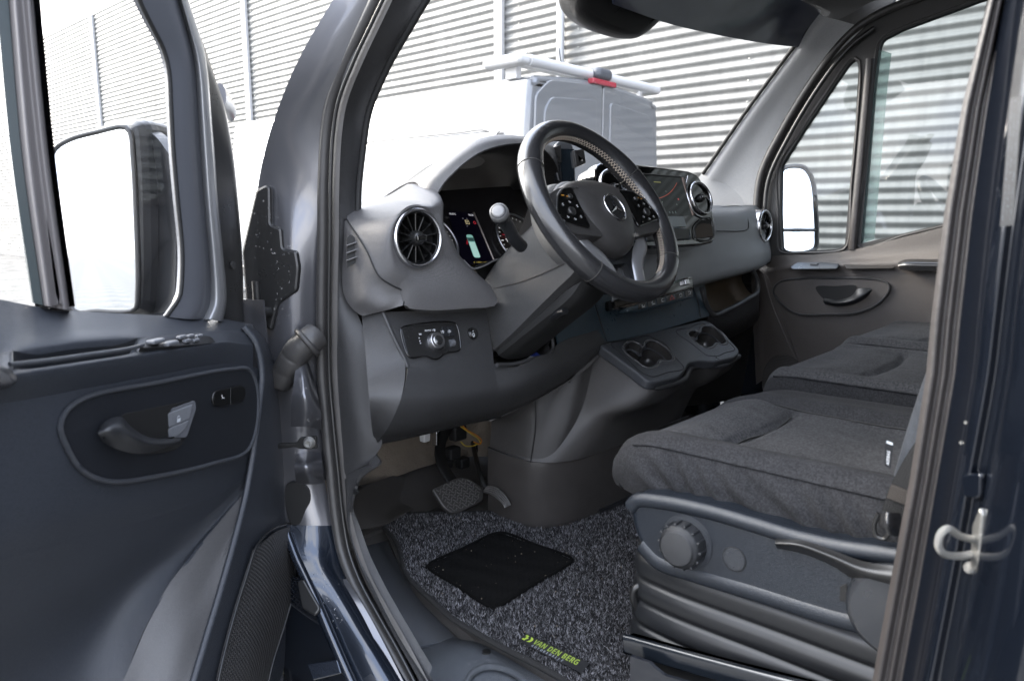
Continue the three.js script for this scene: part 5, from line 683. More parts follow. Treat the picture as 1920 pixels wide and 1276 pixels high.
  const well = (pts) => { const top = px2(KF, pts, .01), c = new THREE.CatmullRomCurve3(top.map(p => V(p.x, p.y, 0)), true, 'centripetal').getPoints(70); const cen = c.reduce((s, p) => s.add(p), V(0, 0, 0)).multiplyScalar(1 / c.length);
    const G = [0, .004, .02, .045, .072, .078].map((d, i) => c.map(p => { const k = i < 4 ? 1 - i * .01 : i < 5 ? .93 : .0; return V(cen.x + (p.x - cen.x) * k, cen.y + (p.y - cen.y) * k, .0085 - d).applyMatrix4(KF.m); })); return gridGeo(G); };
  for (const hp of [h1, h2]) { const w = part(con, 'cup_holder', well(hp), std(C(.055, .052, .05), .26)); part(w, 'cup_rim', tube(px2(KF, hp, .01).map(p => V(p.x, p.y, .0098).applyMatrix4(KF.m)), .0024, 120, 8, true), std(C(.12), .22)); }
  for (const ip of [[[1146, 645], [1216, 630], [1246, 644], [1282, 690], [1222, 706], [1206, 700]], [[1268, 622], [1316, 606], [1336, 612], [1378, 654], [1342, 668], [1326, 666]]]) part(con, 'inlay_line', tube(px2(KF, ip, .01).map(p => V(p.x, p.y, .0101).applyMatrix4(KF.m)).flatMap((p, i, a) => [p, p.clone().lerp(a[(i + 1) % a.length], .5)]), .0012, 120, 6, true), M.dark);
  // console body sweeping down to the floor
  const rim = [[1124, 650], [1166, 684], [1206, 716], [1226, 726], [1256, 722], [1284, 710], [1296, 690], [1320, 686], [1352, 686], [1386, 668]];
  const RP = rim.map(([u, v], i) => hit(KF.o.clone().addScaledVector(KF.n, -.012), KF.n, u, v));
  part(con, 'console_rim', sweep(circ(.007, 10, 1, 1), RP, KF.n, 60), M.lower);
  const footP = [[-.42, .175, -.1], [-.425, .172, -.02], [-.40, .172, .02], [-.34, .172, .05], [-.26, .172, .06], [-.14, .172, .065], [0, .172, .065], [.1, .172, .06], [.16, .172, .05], [.2, .172, .04]].map(a => V(...a));
  const midP = RP.map((p, i) => p.clone().lerp(footP[i], .5).add(V(i < 5 ? .02 : 0, -.0, -.035)));
  const q1 = RP.map((p, i) => p.clone().lerp(footP[i], .16).add(V(0, -.015, -.012)));
  part(dash, 'console_body', loft([RP, q1, midP, footP], 50, 30, .005), plastic(C(.13, .124, .12), .42));
  const kick = [onZ(.058, 1142, 650), onZ(.055, 1100, 690), onZ(.03, 1062, 716), onZ(.0, 1010, 747), onZ(-.03, 960, 772), onZ(-.06, 918, 790)];
  part(dash, 'leg_panel', loft([kick, [RP[0].clone(), V(-.3, .40, .05), V(-.36, .34, .02), V(-.415, .28, -.01), V(-.42, .25, -.10), V(-.417, .25, -.15)], [V(-.30, .30, .05), V(-.36, .26, .04), V(-.40, .24, .01), V(-.424, .22, -.02), V(-.42, .21, -.11), V(-.417, .2, -.155)], [V(-.38, .172, .03), V(-.4, .172, .02), V(-.418, .172, 0), V(-.425, .172, -.03), V(-.42, .172, -.12), V(-.415, .172, -.16)]], 30, 20, .005), plastic(C(.105, .10, .097), .42));
  part(dash, 'leg_seam', sweep(circ(.0014, 6), [onZ(.002, 1003, 747), V(-.422, .27, .0), V(-.426, .172, -.012)], V(0, 0, 1), 14), M.dark);
  const cover = [[-.415, -.165], [-.424, -.12], [-.426, -.06], [-.418, -.02], [-.395, .012], [-.35, .038], [-.28, .055], [-.18, .064], [-.05, .066], [.2, .066]];
  const cv = part(dash, 'lower_cover', loft([cover.map(([x, z]) => V(x - .002, .178, z + .002)), cover.map(([x, z]) => V(x - .004, .172, z + .004)), cover.map(([x, z]) => V(x - .002, .09, z)), cover.map(([x, z]) => V(x + .006, -.01, z - .006))], 60, 16, .006), std(C(.085, .078, .074), .36, { bumpMap: rep(GRAIN, 8), bumpScale: .0002, roughnessMap: rep(ROUGH, 2), map: rep(DIRT, 4) }));
  part(cv, 'cover_edge', tube(cover.map(([x, z]) => V(x - .004, .176, z + .004)), .0025, 80, 6), M.lower);
}

// ------------------------------------------------------------------ steering column and wheel
const HUB = V(-.51, .774, .245), WT = .583, WR = .188, RR = .0202;
const WM = new THREE.Matrix4().makeRotationX(-WT).setPosition(HUB), wl = (x, y, z) => V(x, y, z).applyMatrix4(WM), WN = V(0, Math.sin(WT), Math.cos(WT));
const wp = g => { g.applyMatrix4(WM); return g; };
{
  const t = thing('steering_column', 'black steering column shroud with indicator stalk and adjusting lever behind the wheel', 'steering column', V(-.51, .55, .08));
  const COL = plastic(C(.075, .075, .076), .42);
  // shroud: cross-sections along the column
  const sec = (d, w, top, bottom, dx = 0, rr = .03) => { const p = []; const pts = [[-w, bottom + .012], [-w * 1.02, (top + bottom) / 2], [-w * .9, top - .012], [-w * .6, top], [0, top + .006], [w * .6, top], [w * .9, top - .012], [w * 1.02, (top + bottom) / 2], [w, bottom + .012], [w * .7, bottom], [0, bottom - .004], [-w * .7, bottom], [-w, bottom + .012]]; return pts.map(([x, y]) => wl(x + dx, y, d)); };
  part(t, 'column_shroud', loft([sec(-.345, .088, .0, -.142), sec(-.27, .088, .03, -.136), sec(-.2, .086, .042, -.126), sec(-.13, .082, .048, -.116), sec(-.08, .077, .05, -.108), sec(-.062, .068, .042, -.098)], 60, 40, 0, {}), COL);
  part(t, 'shroud_seam', tube([wl(-.088, -.02, -.27), wl(-.0885, -.045, -.2), wl(-.0855, -.06, -.14), wl(-.081, -.07, -.085)], .0012, 14, 6), M.rubberWorn);
  part(t, 'lower_shroud', loft([sec(-.345, .064, -.1, -.156, -.016), sec(-.22, .06, -.1, -.148, -.012), sec(-.12, .056, -.09, -.14, -.008), sec(-.085, .05, -.085, -.122)], 50, 20, 0), M.dark);
  const col = lathe([[0, -.05], [.075, -.052], [.1, -.058], [.108, -.07], [.103, -.1], [.08, -.115]], 56); col.rotateX(Math.PI / 2); part(t, 'wheel_collar', wp(col), plastic(C(.2, .2, .2), .55));
  const SA = hit(wl(0, 0, -.10), WN, 978, 462), SB = hit(wl(0, 0, -.05), WN, 938, 404), SD = SB.clone().sub(SA).normalize();
  const g1 = tube([SA, SA.clone().lerp(SB, .33).add(V(-.003, -.002, 0)), SA.clone().lerp(SB, .66), SB], .0125, 30, 14); const st = part(t, 'indicator_stalk', g1, M.black);
  { const a = SB.clone().addScaledVector(SD, -.006), d = SD.clone().add(V(-.35, 0, .45)).normalize(), q = new THREE.Quaternion().setFromUnitVectors(V(0, 1, 0), d); const k = lathe([[0, .03], [.012, .0295], [.016, .026], [.0165, .006], [.014, -.004]], 32); k.applyQuaternion(q); k.translate(a.x, a.y, a.z); part(st, 'stalk_end', k, M.black);
    const e = lathe([[0, .033], [.009, .0325], [.0115, .030], [.0115, .028]], 28); e.applyQuaternion(q); e.translate(a.x, a.y, a.z); part(st, 'end_button', e, std(C(.33), .45));
    const f = lathe([[.014, .0285], [.0165, .026], [.0172, .018], [.0165, .016]], 32); f.applyQuaternion(q); f.translate(a.x, a.y, a.z); part(st, 'silver_collar', f, std(C(.42), .4, { metalness: .6 })); }
  part(t, 'adjusting_lever', sweep(circ(.0085, 10, 1.3, .8), [onX(-.53, 1008, 622), onX(-.55, 1022, 607), onX(-.565, 1038, 594), onX(-.575, 1052, 585), onX(-.575, 1060, 583)], V(0, 1, 0), 24), M.black);
}
{
  const t = thing('steering_wheel', 'black leather steering wheel with star emblem, tan cross-stitching and silver lower spokes', 'steering wheel', HUB.clone());
  // rim in leather sections with seams; thumb swellings at ten and two
  const rimSeg = (a0, a1) => { const cols = [], G = [], n = Math.ceil((a1 - a0) / 3); for (let i = 0; i <= n; i++) { const a = (a0 + (a1 - a0) * i / n) * RAD, row = []; const sw = Math.exp(-Math.pow((Math.abs(Math.cos(a)) - .86) / .16, 2)) * (Math.sin(a) > 0 ? 1 : .25);
      for (let k = 0; k <= 24; k++) { const b = k / 24 * 2 * Math.PI, r = RR * (1 + .1 * sw), inn = 1 + .30 * sw * Math.max(0, -Math.cos(b)); row.push(wl(Math.cos(a) * (WR + Math.cos(b) * r * inn), Math.sin(a) * (WR + Math.cos(b) * r * inn), Math.sin(b) * r * 1.12));
        const wear = THREE.MathUtils.smoothstep(Math.cos(b - .35) + .45 * (vn(a * .9 + 3, b * .3 + 1, 31, 6) - .5) + .35 * (vn(a * 2 + 3, b * .6 + 1, 67, 7) - .5), .35, .8) * THREE.MathUtils.smoothstep(Math.sin(a), .72, .95); cols.push(1 + 3.2 * wear, 1 + 2.95 * wear, 1 + 2.5 * wear); } G.push(row); } const gg = gridGeo(G); gg.setAttribute('color', new THREE.Float32BufferAttribute(cols, 3)); return gg; };
  const RIM = M.leather.clone(); RIM.vertexColors = true;
  const rim = part(t, 'rim', rimSeg(28, 152), RIM);
  part(rim, 'rim_leather', rimSeg(152, 226), RIM); part(rim, 'rim_leather', rimSeg(226, 318), RIM); part(rim, 'rim_leather', rimSeg(318, 388), RIM);
  for (const a of [28, 152, 226, 318]) { const pts = Array.from({ length: 20 }, (_, k) => { const b = k / 20 * 2 * Math.PI; const sw = Math.exp(-Math.pow((Math.abs(Math.cos(a * RAD)) - .86) / .16, 2)) * (Math.sin(a * RAD) > 0 ? 1 : .25); const r = RR * (1 + .1 * sw) + .0002, inn = 1 + .30 * sw * Math.max(0, -Math.cos(b)); return wl(Math.cos(a * RAD) * (WR + Math.cos(b) * r * inn), Math.sin(a * RAD) * (WR + Math.cos(b) * r * inn), Math.sin(b) * r * 1.12); }); part(rim, 'rim_seam', tube(pts, .0011, 48, 6, true), M.leatherWorn); }
  // tan cross-stitching along the inside of the rim
  { const gs = []; for (let a = -64; a < 244; a += 2.5) { const a0 = a * RAD, a1 = (a + 2.5) * RAD; if (a > 150 && a < 232) { } const at = (x, b) => { const sw = Math.exp(-Math.pow((Math.abs(Math.cos(x)) - .86) / .16, 2)) * (Math.sin(x) > 0 ? 1 : .25); const r = RR * (1 + .1 * sw) + .0006, inn = 1 + .30 * sw * Math.max(0, -Math.cos(b)); return wl(Math.cos(x) * (WR + Math.cos(b) * r * inn), Math.sin(x) * (WR + Math.cos(b) * r * inn), Math.sin(b) * r * 1.12); };
      const b0 = 158 * RAD, b1 = 186 * RAD, bm = 172 * RAD, am = (a0 + a1) / 2; gs.push(new THREE.TubeGeometry(curve([at(a0, b0), at(am, bm), at(a1, b1)]), 4, .0007, 5), new THREE.TubeGeometry(curve([at(a0, b1), at(am, bm).addScaledVector(WN, .0004), at(a1, b0)]), 4, .0007, 5)); }
    const s = part(rim, 'cross_stitching', merge(gs), M.thread); s.userData.kind = 'stuff'; }
  const HD = -.034, wq = (x, y, z) => wl(x, y, z + HD), wpq = g => { g.translate(0, 0, HD); return wp(g); };
  // airbag cover: domed
  const oL = [[-.094, .028], [-.082, .052], [-.045, .064], [0, .067], [.045, .064], [.082, .052], [.094, .028], [.092, -.005], [.082, -.035], [.066, -.062], [.044, -.082], [.02, -.094], [0, -.098], [-.02, -.094], [-.044, -.082], [-.066, -.062], [-.082, -.035], [-.092, -.005]];
  const oc = new THREE.CatmullRomCurve3(oL.map(([x, y]) => V(x, y, 0)), true).getPoints(72);
  const dome = [[1.0, .0], [1.015, .016], [1.0, .026], [.96, .034], [.88, .042], [.7, .051], [.45, .057], [.2, .059], [0, .0595]];
  const ab = part(t, 'airbag_cover', gridGeo(dome.map(([k, h]) => oc.map(p => wq(p.x * k * 1.03, -.02 + (p.y + .02) * k * 1.05, h)))), M.airbag);
  { const e = new THREE.TorusGeometry(.029, .0022, 10, 64); e.translate(0, -.013, .0605); const em = part(ab, 'emblem_ring', wpq(e), M.chrome);
    const d = lathe([[0, .0008], [.027, .0008], [.028, 0]], 40); d.rotateX(Math.PI / 2); d.translate(0, -.013, .0595); part(ab, 'emblem_plate', wpq(d), M.smooth);
    const s = []; for (let k = 0; k < 3; k++) { const a = Math.PI / 2 + k * 2 * Math.PI / 3, b = a + Math.PI / 3, c = a - Math.PI / 3; const tip = [Math.cos(a) * .0275, Math.sin(a) * .0275, .0008], p1 = [Math.cos(b) * .0058, Math.sin(b) * .0058, .0008], p2 = [Math.cos(c) * .0058, Math.sin(c) * .0058, .0008], z = [0, 0, .0042]; s.push(...tip, ...p1, ...z, ...tip, ...z, ...p2); }
    const g = new THREE.BufferGeometry(); g.setAttribute('position', new THREE.Float32BufferAttribute(s, 3)); g.setAttribute('uv', new THREE.Float32BufferAttribute(new Float32Array(s.length / 3 * 2), 2)); g.computeVertexNormals(); g.translate(0, -.013, .0605); part(ab, 'emblem_star', wpq(g), M.chrome); }
  { const ap = printed(256, 64, (x, w, h) => { x.clearRect(0, 0, w, h); x.fillStyle = '#b9b4aa'; x.font = 'bold 44px sans-serif'; x.fillText('AIRBAG', 28, 48); }, { alpha: true, roughness: .6 });
    part(ab, 'lettering', print4([wq(.010, -.070, .0585), wq(.052, -.068, .0545), wq(.051, -.080, .051), wq(.009, -.083, .056)], .0016), ap);
    const hp = printed(96, 64, (x, w, h) => { x.clearRect(0, 0, w, h); x.strokeStyle = '#cfcac0'; x.lineWidth = 7; x.beginPath(); x.moveTo(12, 10); x.quadraticCurveTo(18, 40, 44, 40); x.lineTo(80, 30); x.stroke(); }, { alpha: true });
    part(ab, 'horn_symbol', print4([wq(-.05, .034, .05), wq(-.034, .034, .052), wq(-.034, .024, .0535), wq(-.05, .024, .0515)], .0016), hp); }
  const wr = (x, y, z) => wl(x, y, z - .012), wpr = g => { g.translate(0, 0, -.012); return wp(g); };
  for (const s of [-1, 1]) { // side spokes with glossy key pads
    const sh = [[.07, .044], [.12, .038], [.155, .026], [.176, .012], [.178, -.020], [.166, -.045], [.14, -.058], [.06, -.066]].map(([x, y]) => new THREE.Vector2(x * s, y));
    const sg = new THREE.ExtrudeGeometry(roundShape(sh, .008), { depth: .016, bevelEnabled: true, bevelSize: .003, bevelThickness: .003, bevelSegments: 3 }); sg.translate(0, 0, .002); const sp = part(t, 'side_spoke', wpr(sg), M.airbag);
    const kp = [[s > 0 ? .068 : .09, .037], [.118, .033], [.142, .018], [.164, -.012], [.168, -.024], [.160, -.033], [s > 0 ? .072 : .094, -.05]].map(([x, y]) => new THREE.Vector2(x * s, y));
    const kg = new THREE.ExtrudeGeometry(roundShape(kp, .005), { depth: .003, bevelEnabled: true, bevelSize: .001, bevelThickness: .001, bevelSegments: 2 }); kg.translate(0, 0, .0225); const pad = part(sp, 'key_pad', wpr(kg), M.gloss);
    for (const [x, y, r] of [[.112, .016, .0055], [.128, -.016, .009]]) { const k = lathe([[0, .004], [r * .8, .004], [r, .0015], [r, 0]], 24); k.rotateX(Math.PI / 2); k.translate(x * s, y, .027); part(sp, 'thumb_key', wpr(k), M.smooth); }
    const ky = printed(256, 256, (x, w, h) => { x.clearRect(0, 0, w, h); x.strokeStyle = x.fillStyle = '#f2f2f2'; x.lineWidth = 5; for (const [a, b] of [[70, 120], [150, 100], [205, 130], [60, 205], [120, 220], [190, 205]]) { x.beginPath(); x.arc(a, b, 6, a % 3, a % 3 + 4.4); x.stroke(); } x.fillStyle = '#d89838'; x.fillRect(96, 52, 30, 8); x.fillRect(140, 58, 20, 8); }, { alpha: true });
    part(sp, 'key_symbols', print4(s > 0 ? [wr(.088, .036, .0275), wr(.166, .036, .0275), wr(.166, -.044, .0275), wr(.088, -.044, .0275)] : [wr(-.166, .036, .0275), wr(-.088, .036, .0275), wr(-.088, -.044, .0275), wr(-.166, -.044, .0275)], .0003), ky);
    const gl = tube([wr(.07 * s, .039, .025), wr(.12 * s, .0345, .025), wr(.145 * s, .018, .025), wr(.168 * s, -.014, .025), wr(.171 * s, -.026, .025), wr(.160 * s, -.036, .025)], .0012, 40, 6); part(sp, 'pad_trim', gl, M.satin); }
  // lower spoke: dark web with two satin arms
  { const w = [[-.08, -.07], [.08, -.07], [.062, -.11], [.045, -.15], [.042, -.176], [-.042, -.176], [-.045, -.15], [-.062, -.11]].map(([x, y]) => new THREE.Vector2(x, y)); const hole = roundShape([[-.026, -.112], [.026, -.112], [.02, -.158], [-.02, -.158]].map(([x, y]) => new THREE.Vector2(x, y)), .008, THREE.Path); const s = roundShape(w, .01); s.holes.push(hole);
    const g = new THREE.ExtrudeGeometry(s, { depth: .014, bevelEnabled: true, bevelSize: .002, bevelThickness: .002, bevelSegments: 3 }); g.translate(0, 0, -.006); const lo = part(t, 'lower_spoke', wpq(g), M.black);
    for (const sg of [-1, 1]) { const path = [wq(-.1 * sg, -.052, .022), wq(-.092 * sg, -.078, .023), wq(-.066 * sg, -.1, .02), wq(-.05 * sg, -.122, .016), wq(-.042 * sg, -.15, .011), wq(-.036 * sg, -.174, .006)]; const pr0 = 1.55, pr = (k) => [[-.011 * k, -.002], [-.009 * k, .003], [-.003 * k, .0055], [.004 * k, .005], [.011 * k, .001], [.008 * k, -.004]]; part(lo, 'satin_arm', sweep(pr(pr0), path, WN, 40), std(C(.5, .5, .51), .3, { metalness: .55 })); } }
  part(t, 'hub_back', wpq((() => { const g = lathe([[0, 0], [.085, 0], [.095, -.008], [.092, -.022], [.06, -.03]], 40); g.rotateX(Math.PI / 2); return g; })()), M.black);
}
// ------------------------------------------------------------------ phone holder on the dashboard
{
  const F = frame(onZ(-.03, 1063, 320), V(-.35, .25, .9));
  const t = thing('phone_holder', 'black plastic phone holder with open clamp arms standing behind the steering wheel rim', 'phone holder', onZ(-.03, 1066, 352));
  part(t, 'back_plate', pxPlate(F, [[1047, 276], [1078, 278], [1080, 340], [1066, 349], [1050, 340]], .005, .014, .004, -.01), std(C(.02, .028, .036), .12, { clearcoat: 1 }));
  part(t, 'top_cap', pxPlate(F, [[1042, 270], [1048, 264], [1070, 266], [1076, 276], [1074, 281], [1044, 281]], .004, .016, .005, -.012), std(C(.10, .105, .11), .4));
  const clamp = (a, nm) => part(t, nm, plate(F, roundShape(px2(F, a[0], .01), .002), .02, .003, [roundShape(px2(F, a[1], .01), .002, THREE.Path)], -.006), std(C(.05, .048, .046), .25));
  clamp([[[1033, 277], [1051, 272], [1052, 306], [1036, 308]], [[1038, 282], [1047, 279], [1048, 299], [1039, 301]]], 'clamp_arm');
  clamp([[[1074, 282], [1094, 279], [1098, 306], [1078, 314]], [[1080, 287], [1091, 285], [1093, 303], [1082, 308]]], 'clamp_arm');
  part(t, 'lower_jaw', pxPlate(F, [[1040, 310], [1052, 306], [1056, 345], [1046, 338]], .003, .018, .004, -.004), M.black);
  part(t, 'mount_foot', tube([hit(F.o, F.n, 1062, 335), hit(F.o.clone().addScaledVector(F.n, -.03), F.n, 1064, 352), hit(F.o.clone().addScaledVector(F.n, -.04), F.n, 1064, 372)], .012, 12, 12), M.black);
}
// ------------------------------------------------------------------ overhead sensor and mirror housing
{
  const F = frame(V(.06, 1.27, -.03), V(-.2, -.35, .9));
  const t = thing('overhead_sensor_housing', 'black rounded sensor housing with vent slits hanging at the top of the windscreen', 'sensor housing', V(.06, 1.38, .02));
  const o = [[1084, 22], [1082, -20], [1120, -70], [1230, -90], [1330, -70], [1300, -12], [1284, 0], [1262, 26], [1240, 50], [1222, 66], [1204, 76], [1180, 77], [1150, 71], [1118, 58], [1098, 44]];
  const h = part(t, 'housing', plate(F, splineShape(px2(F, o, .06)), .10, .035, [], -.04, 8), std(C(.012), .42, { bumpMap: rep(GRAIN, 8), bumpScale: .0001 }));
  const slit = (u, v, l, k) => part(h, 'vent_slit', sweep([[-.0016, -.001], [.0016, -.001], [.0016, .001], [-.0016, .001]], [hit(F.o.clone().addScaledVector(F.n, .0605), F.n, u, v), hit(F.o.clone().addScaledVector(F.n, .0605), F.n, u + l, v - k)], F.n, 3), M.dark);
  for (let k = 0; k < 7; k++) slit(1154 + k * 5, 24 - k * 2.2, 14, 14);
  for (let k = 0; k < 9; k++) slit(1218 + k * 5.5, 44 - k * 4.2, 12, 12);
  part(h, 'cover_line', tube([[1196, 18], [1204, 10], [1250, 2], [1262, 8], [1240, 24], [1206, 24]].map(([u, v]) => hit(F.o.clone().addScaledVector(F.n, .0605), F.n, u, v)), .0008, 50, 6, true), M.dark);
}
// ------------------------------------------------------------------ pedals and wiring
{
  const t = thing('brake_pedal', 'black ribbed rubber brake pedal on a bent steel arm', 'pedal', V(-.5, .06, -.26));
  const F = frame(onZ(-.24, 862, 925), V(-.05, .62, .78));
  const a = [[810, 915], [862, 893], [880, 896], [907, 914], [906, 938], [862, 960], [848, 962], [832, 950]];
  part(t, 'pedal_arm', sweep([[-.005, -.014], [.005, -.014], [.005, .014], [-.005, .014]], [onZ(-.38, 846, 790), onZ(-.36, 826, 830), onZ(-.32, 828, 868), onZ(-.27, 850, 905)], V(1, 0, 0), 24), M.steel);
  const pad = part(t, 'pedal_pad', plate(F, roundShape(px2(F, a, .012), .008), .014, .004, [], -.002, 3), M.rubber);
  const q = px2(F, a, .012), inside = p => { let c = false; for (let i = 0, j = q.length - 1; i < q.length; j = i++) if ((q[i].y > p.y) !== (q[j].y > p.y) && p.x < (q[j].x - q[i].x) * (p.y - q[i].y) / (q[j].y - q[i].y) + q[i].x) c = !c; return c; };
  const cen = q.reduce((s, p) => s.add(p), new THREE.Vector2()).multiplyScalar(1 / q.length), gs = [];
  for (let i = -9; i < 10; i++) for (let j = -9; j < 10; j++) { const p = new THREE.Vector2(cen.x + (i + (j & 1) * .5) * .0105, cen.y + j * .0075); if (!inside(new THREE.Vector2(cen.x + (p.x - cen.x) * 1.14, cen.y + (p.y - cen.y) * 1.14))) continue; const g = new THREE.BoxGeometry(.0085, .0024, .0022); g.rotateZ((i + j) & 1 ? .7 : -.7); g.translate(p.x, p.y, .0135); g.applyMatrix4(F.m); gs.push(g); }
  const st = part(pad, 'tread_ribs', merge(gs), std(C(.16, .155, .15), .5)); st.userData.kind = 'stuff';
  const t2 = thing('accelerator_pedal', 'narrow curved black accelerator pedal between the brake pedal and the centre cover', 'pedal', V(-.43, .04, -.24));
  const ac = [xs([[912, 911, -.432], [927, 911, -.433], [941, 921, -.436], [953, 937, -.438], [957, 946, -.438]]), xs([[905, 922, -.442], [919, 926, -.444], [933, 936, -.447], [943, 946, -.449], [946, 952, -.449]])];
  const pd = part(t2, 'pedal_pad', loft(ac, 30, 8, .012), M.rubber);
  for (let k = 0; k < 4; k++) { const L = [], f = .16 + k * .22; for (let i = 0; i < 5; i++) L.push(ac[0][i].clone().lerp(ac[1][i], f).add(V(0, .002, .002))); part(pd, 'rib', tube(L, .0018, 16, 6), std(C(.14, .135, .13), .5)); }
  part(t2, 'pedal_arm', tube([onX(-.436, 910, 914), onX(-.43, 902, 895), onZ(-.36, 886, 830)], .007, 14, 8), M.steel);
}
{
  const t = thing('pedal_bracket', 'black pedal bracket with connectors in the footwell under the dashboard', 'bracket', V(-.5, .3, -.4));
  part(t, 'bracket', merge([box(-.55, -.47, .30, .52, -.44, -.36, .012), box(-.53, -.49, .18, .32, -.42, -.38, .01)]), M.smooth);
  for (const [u, v, s] of [[868, 812, .03], [858, 850, .026], [876, 868, .022], [845, 870, .02]]) { const p = onZ(-.36, u, v); part(t, 'connector', box(p.x - s, p.x + s * .6, p.y - s * .7, p.y + s * .7, p.z - .03, p.z, .006), M.dark); }
  { const p = onZ(-.3, 822, 822); part(t, 'silver_switch', box(p.x - .007, p.x + .006, p.y - .02, p.y + .02, p.z - .02, p.z, .003), M.chrome); const w = onZ(-.28, 802, 820); part(t, 'white_clip', box(w.x - .012, w.x + .01, w.y - .012, w.y + .016, w.z - .02, w.z, .004), M.white); }
  const t2 = thing('wiring_loom', 'loose orange and yellow wires hanging under the dashboard', 'wires', onZ(-.3, 880, 800));
  part(t2, 'orange_wire', tube(zs([[862, 792, -.3], [876, 806, -.3], [892, 815, -.3], [903, 826, -.3], [900, 832, -.3], [888, 828, -.3]]), .0018, 40, 6), M.orange);
  part(t2, 'yellow_wire', tube(zs([[862, 798, -.305], [880, 811, -.305], [896, 822, -.305], [902, 832, -.305]]), .0015, 40, 6), M.yellow);
  part(t2, 'yellow_wire', tube(zs([[864, 828, -.3], [872, 835, -.3], [884, 836, -.3], [896, 832, -.3]]), .0018, 30, 6), M.yellow);
  part(t2, 'black_wire', tube(zs([[893, 830, -.305], [894, 845, -.31], [890, 860, -.31]]), .003, 20, 6), M.dark);
}
{
  const t = thing('folded_booklet', 'folded white and blue booklet lying in the tray under the steering column', 'booklet', onZ(.03, 1000, 676));
  const F = frame(onZ(.03, 1000, 672), V(-.3, .75, .6));
  part(t, 'cover', pxPlate(F, [[982, 676], [1000, 662], [1018, 668], [1014, 676], [990, 684]], .002, .004, .001), M.white);
  part(t, 'blue_print', pxPlate(F, [[994, 666], [1006, 660], [1016, 668], [1004, 668]], .002, .002, .0006, .0045), M.blue);
  part(t, 'page_edge', pxPlate(F, [[972, 682], [984, 672], [990, 676], [980, 688]], .001, .006, .001), std(C(.45, .43, .4), .7));
  const t2 = thing('orange_cap', 'small orange cap lying in the left cup holder', 'cap', onY(.36, 1214, 684));
  const g = lathe([[0, .008], [.009, .008], [.011, .006], [.011, 0]], 20); g.translate(...onY(.345, 1213, 684).toArray()); part(t2, 'cap', g, M.orange);
}

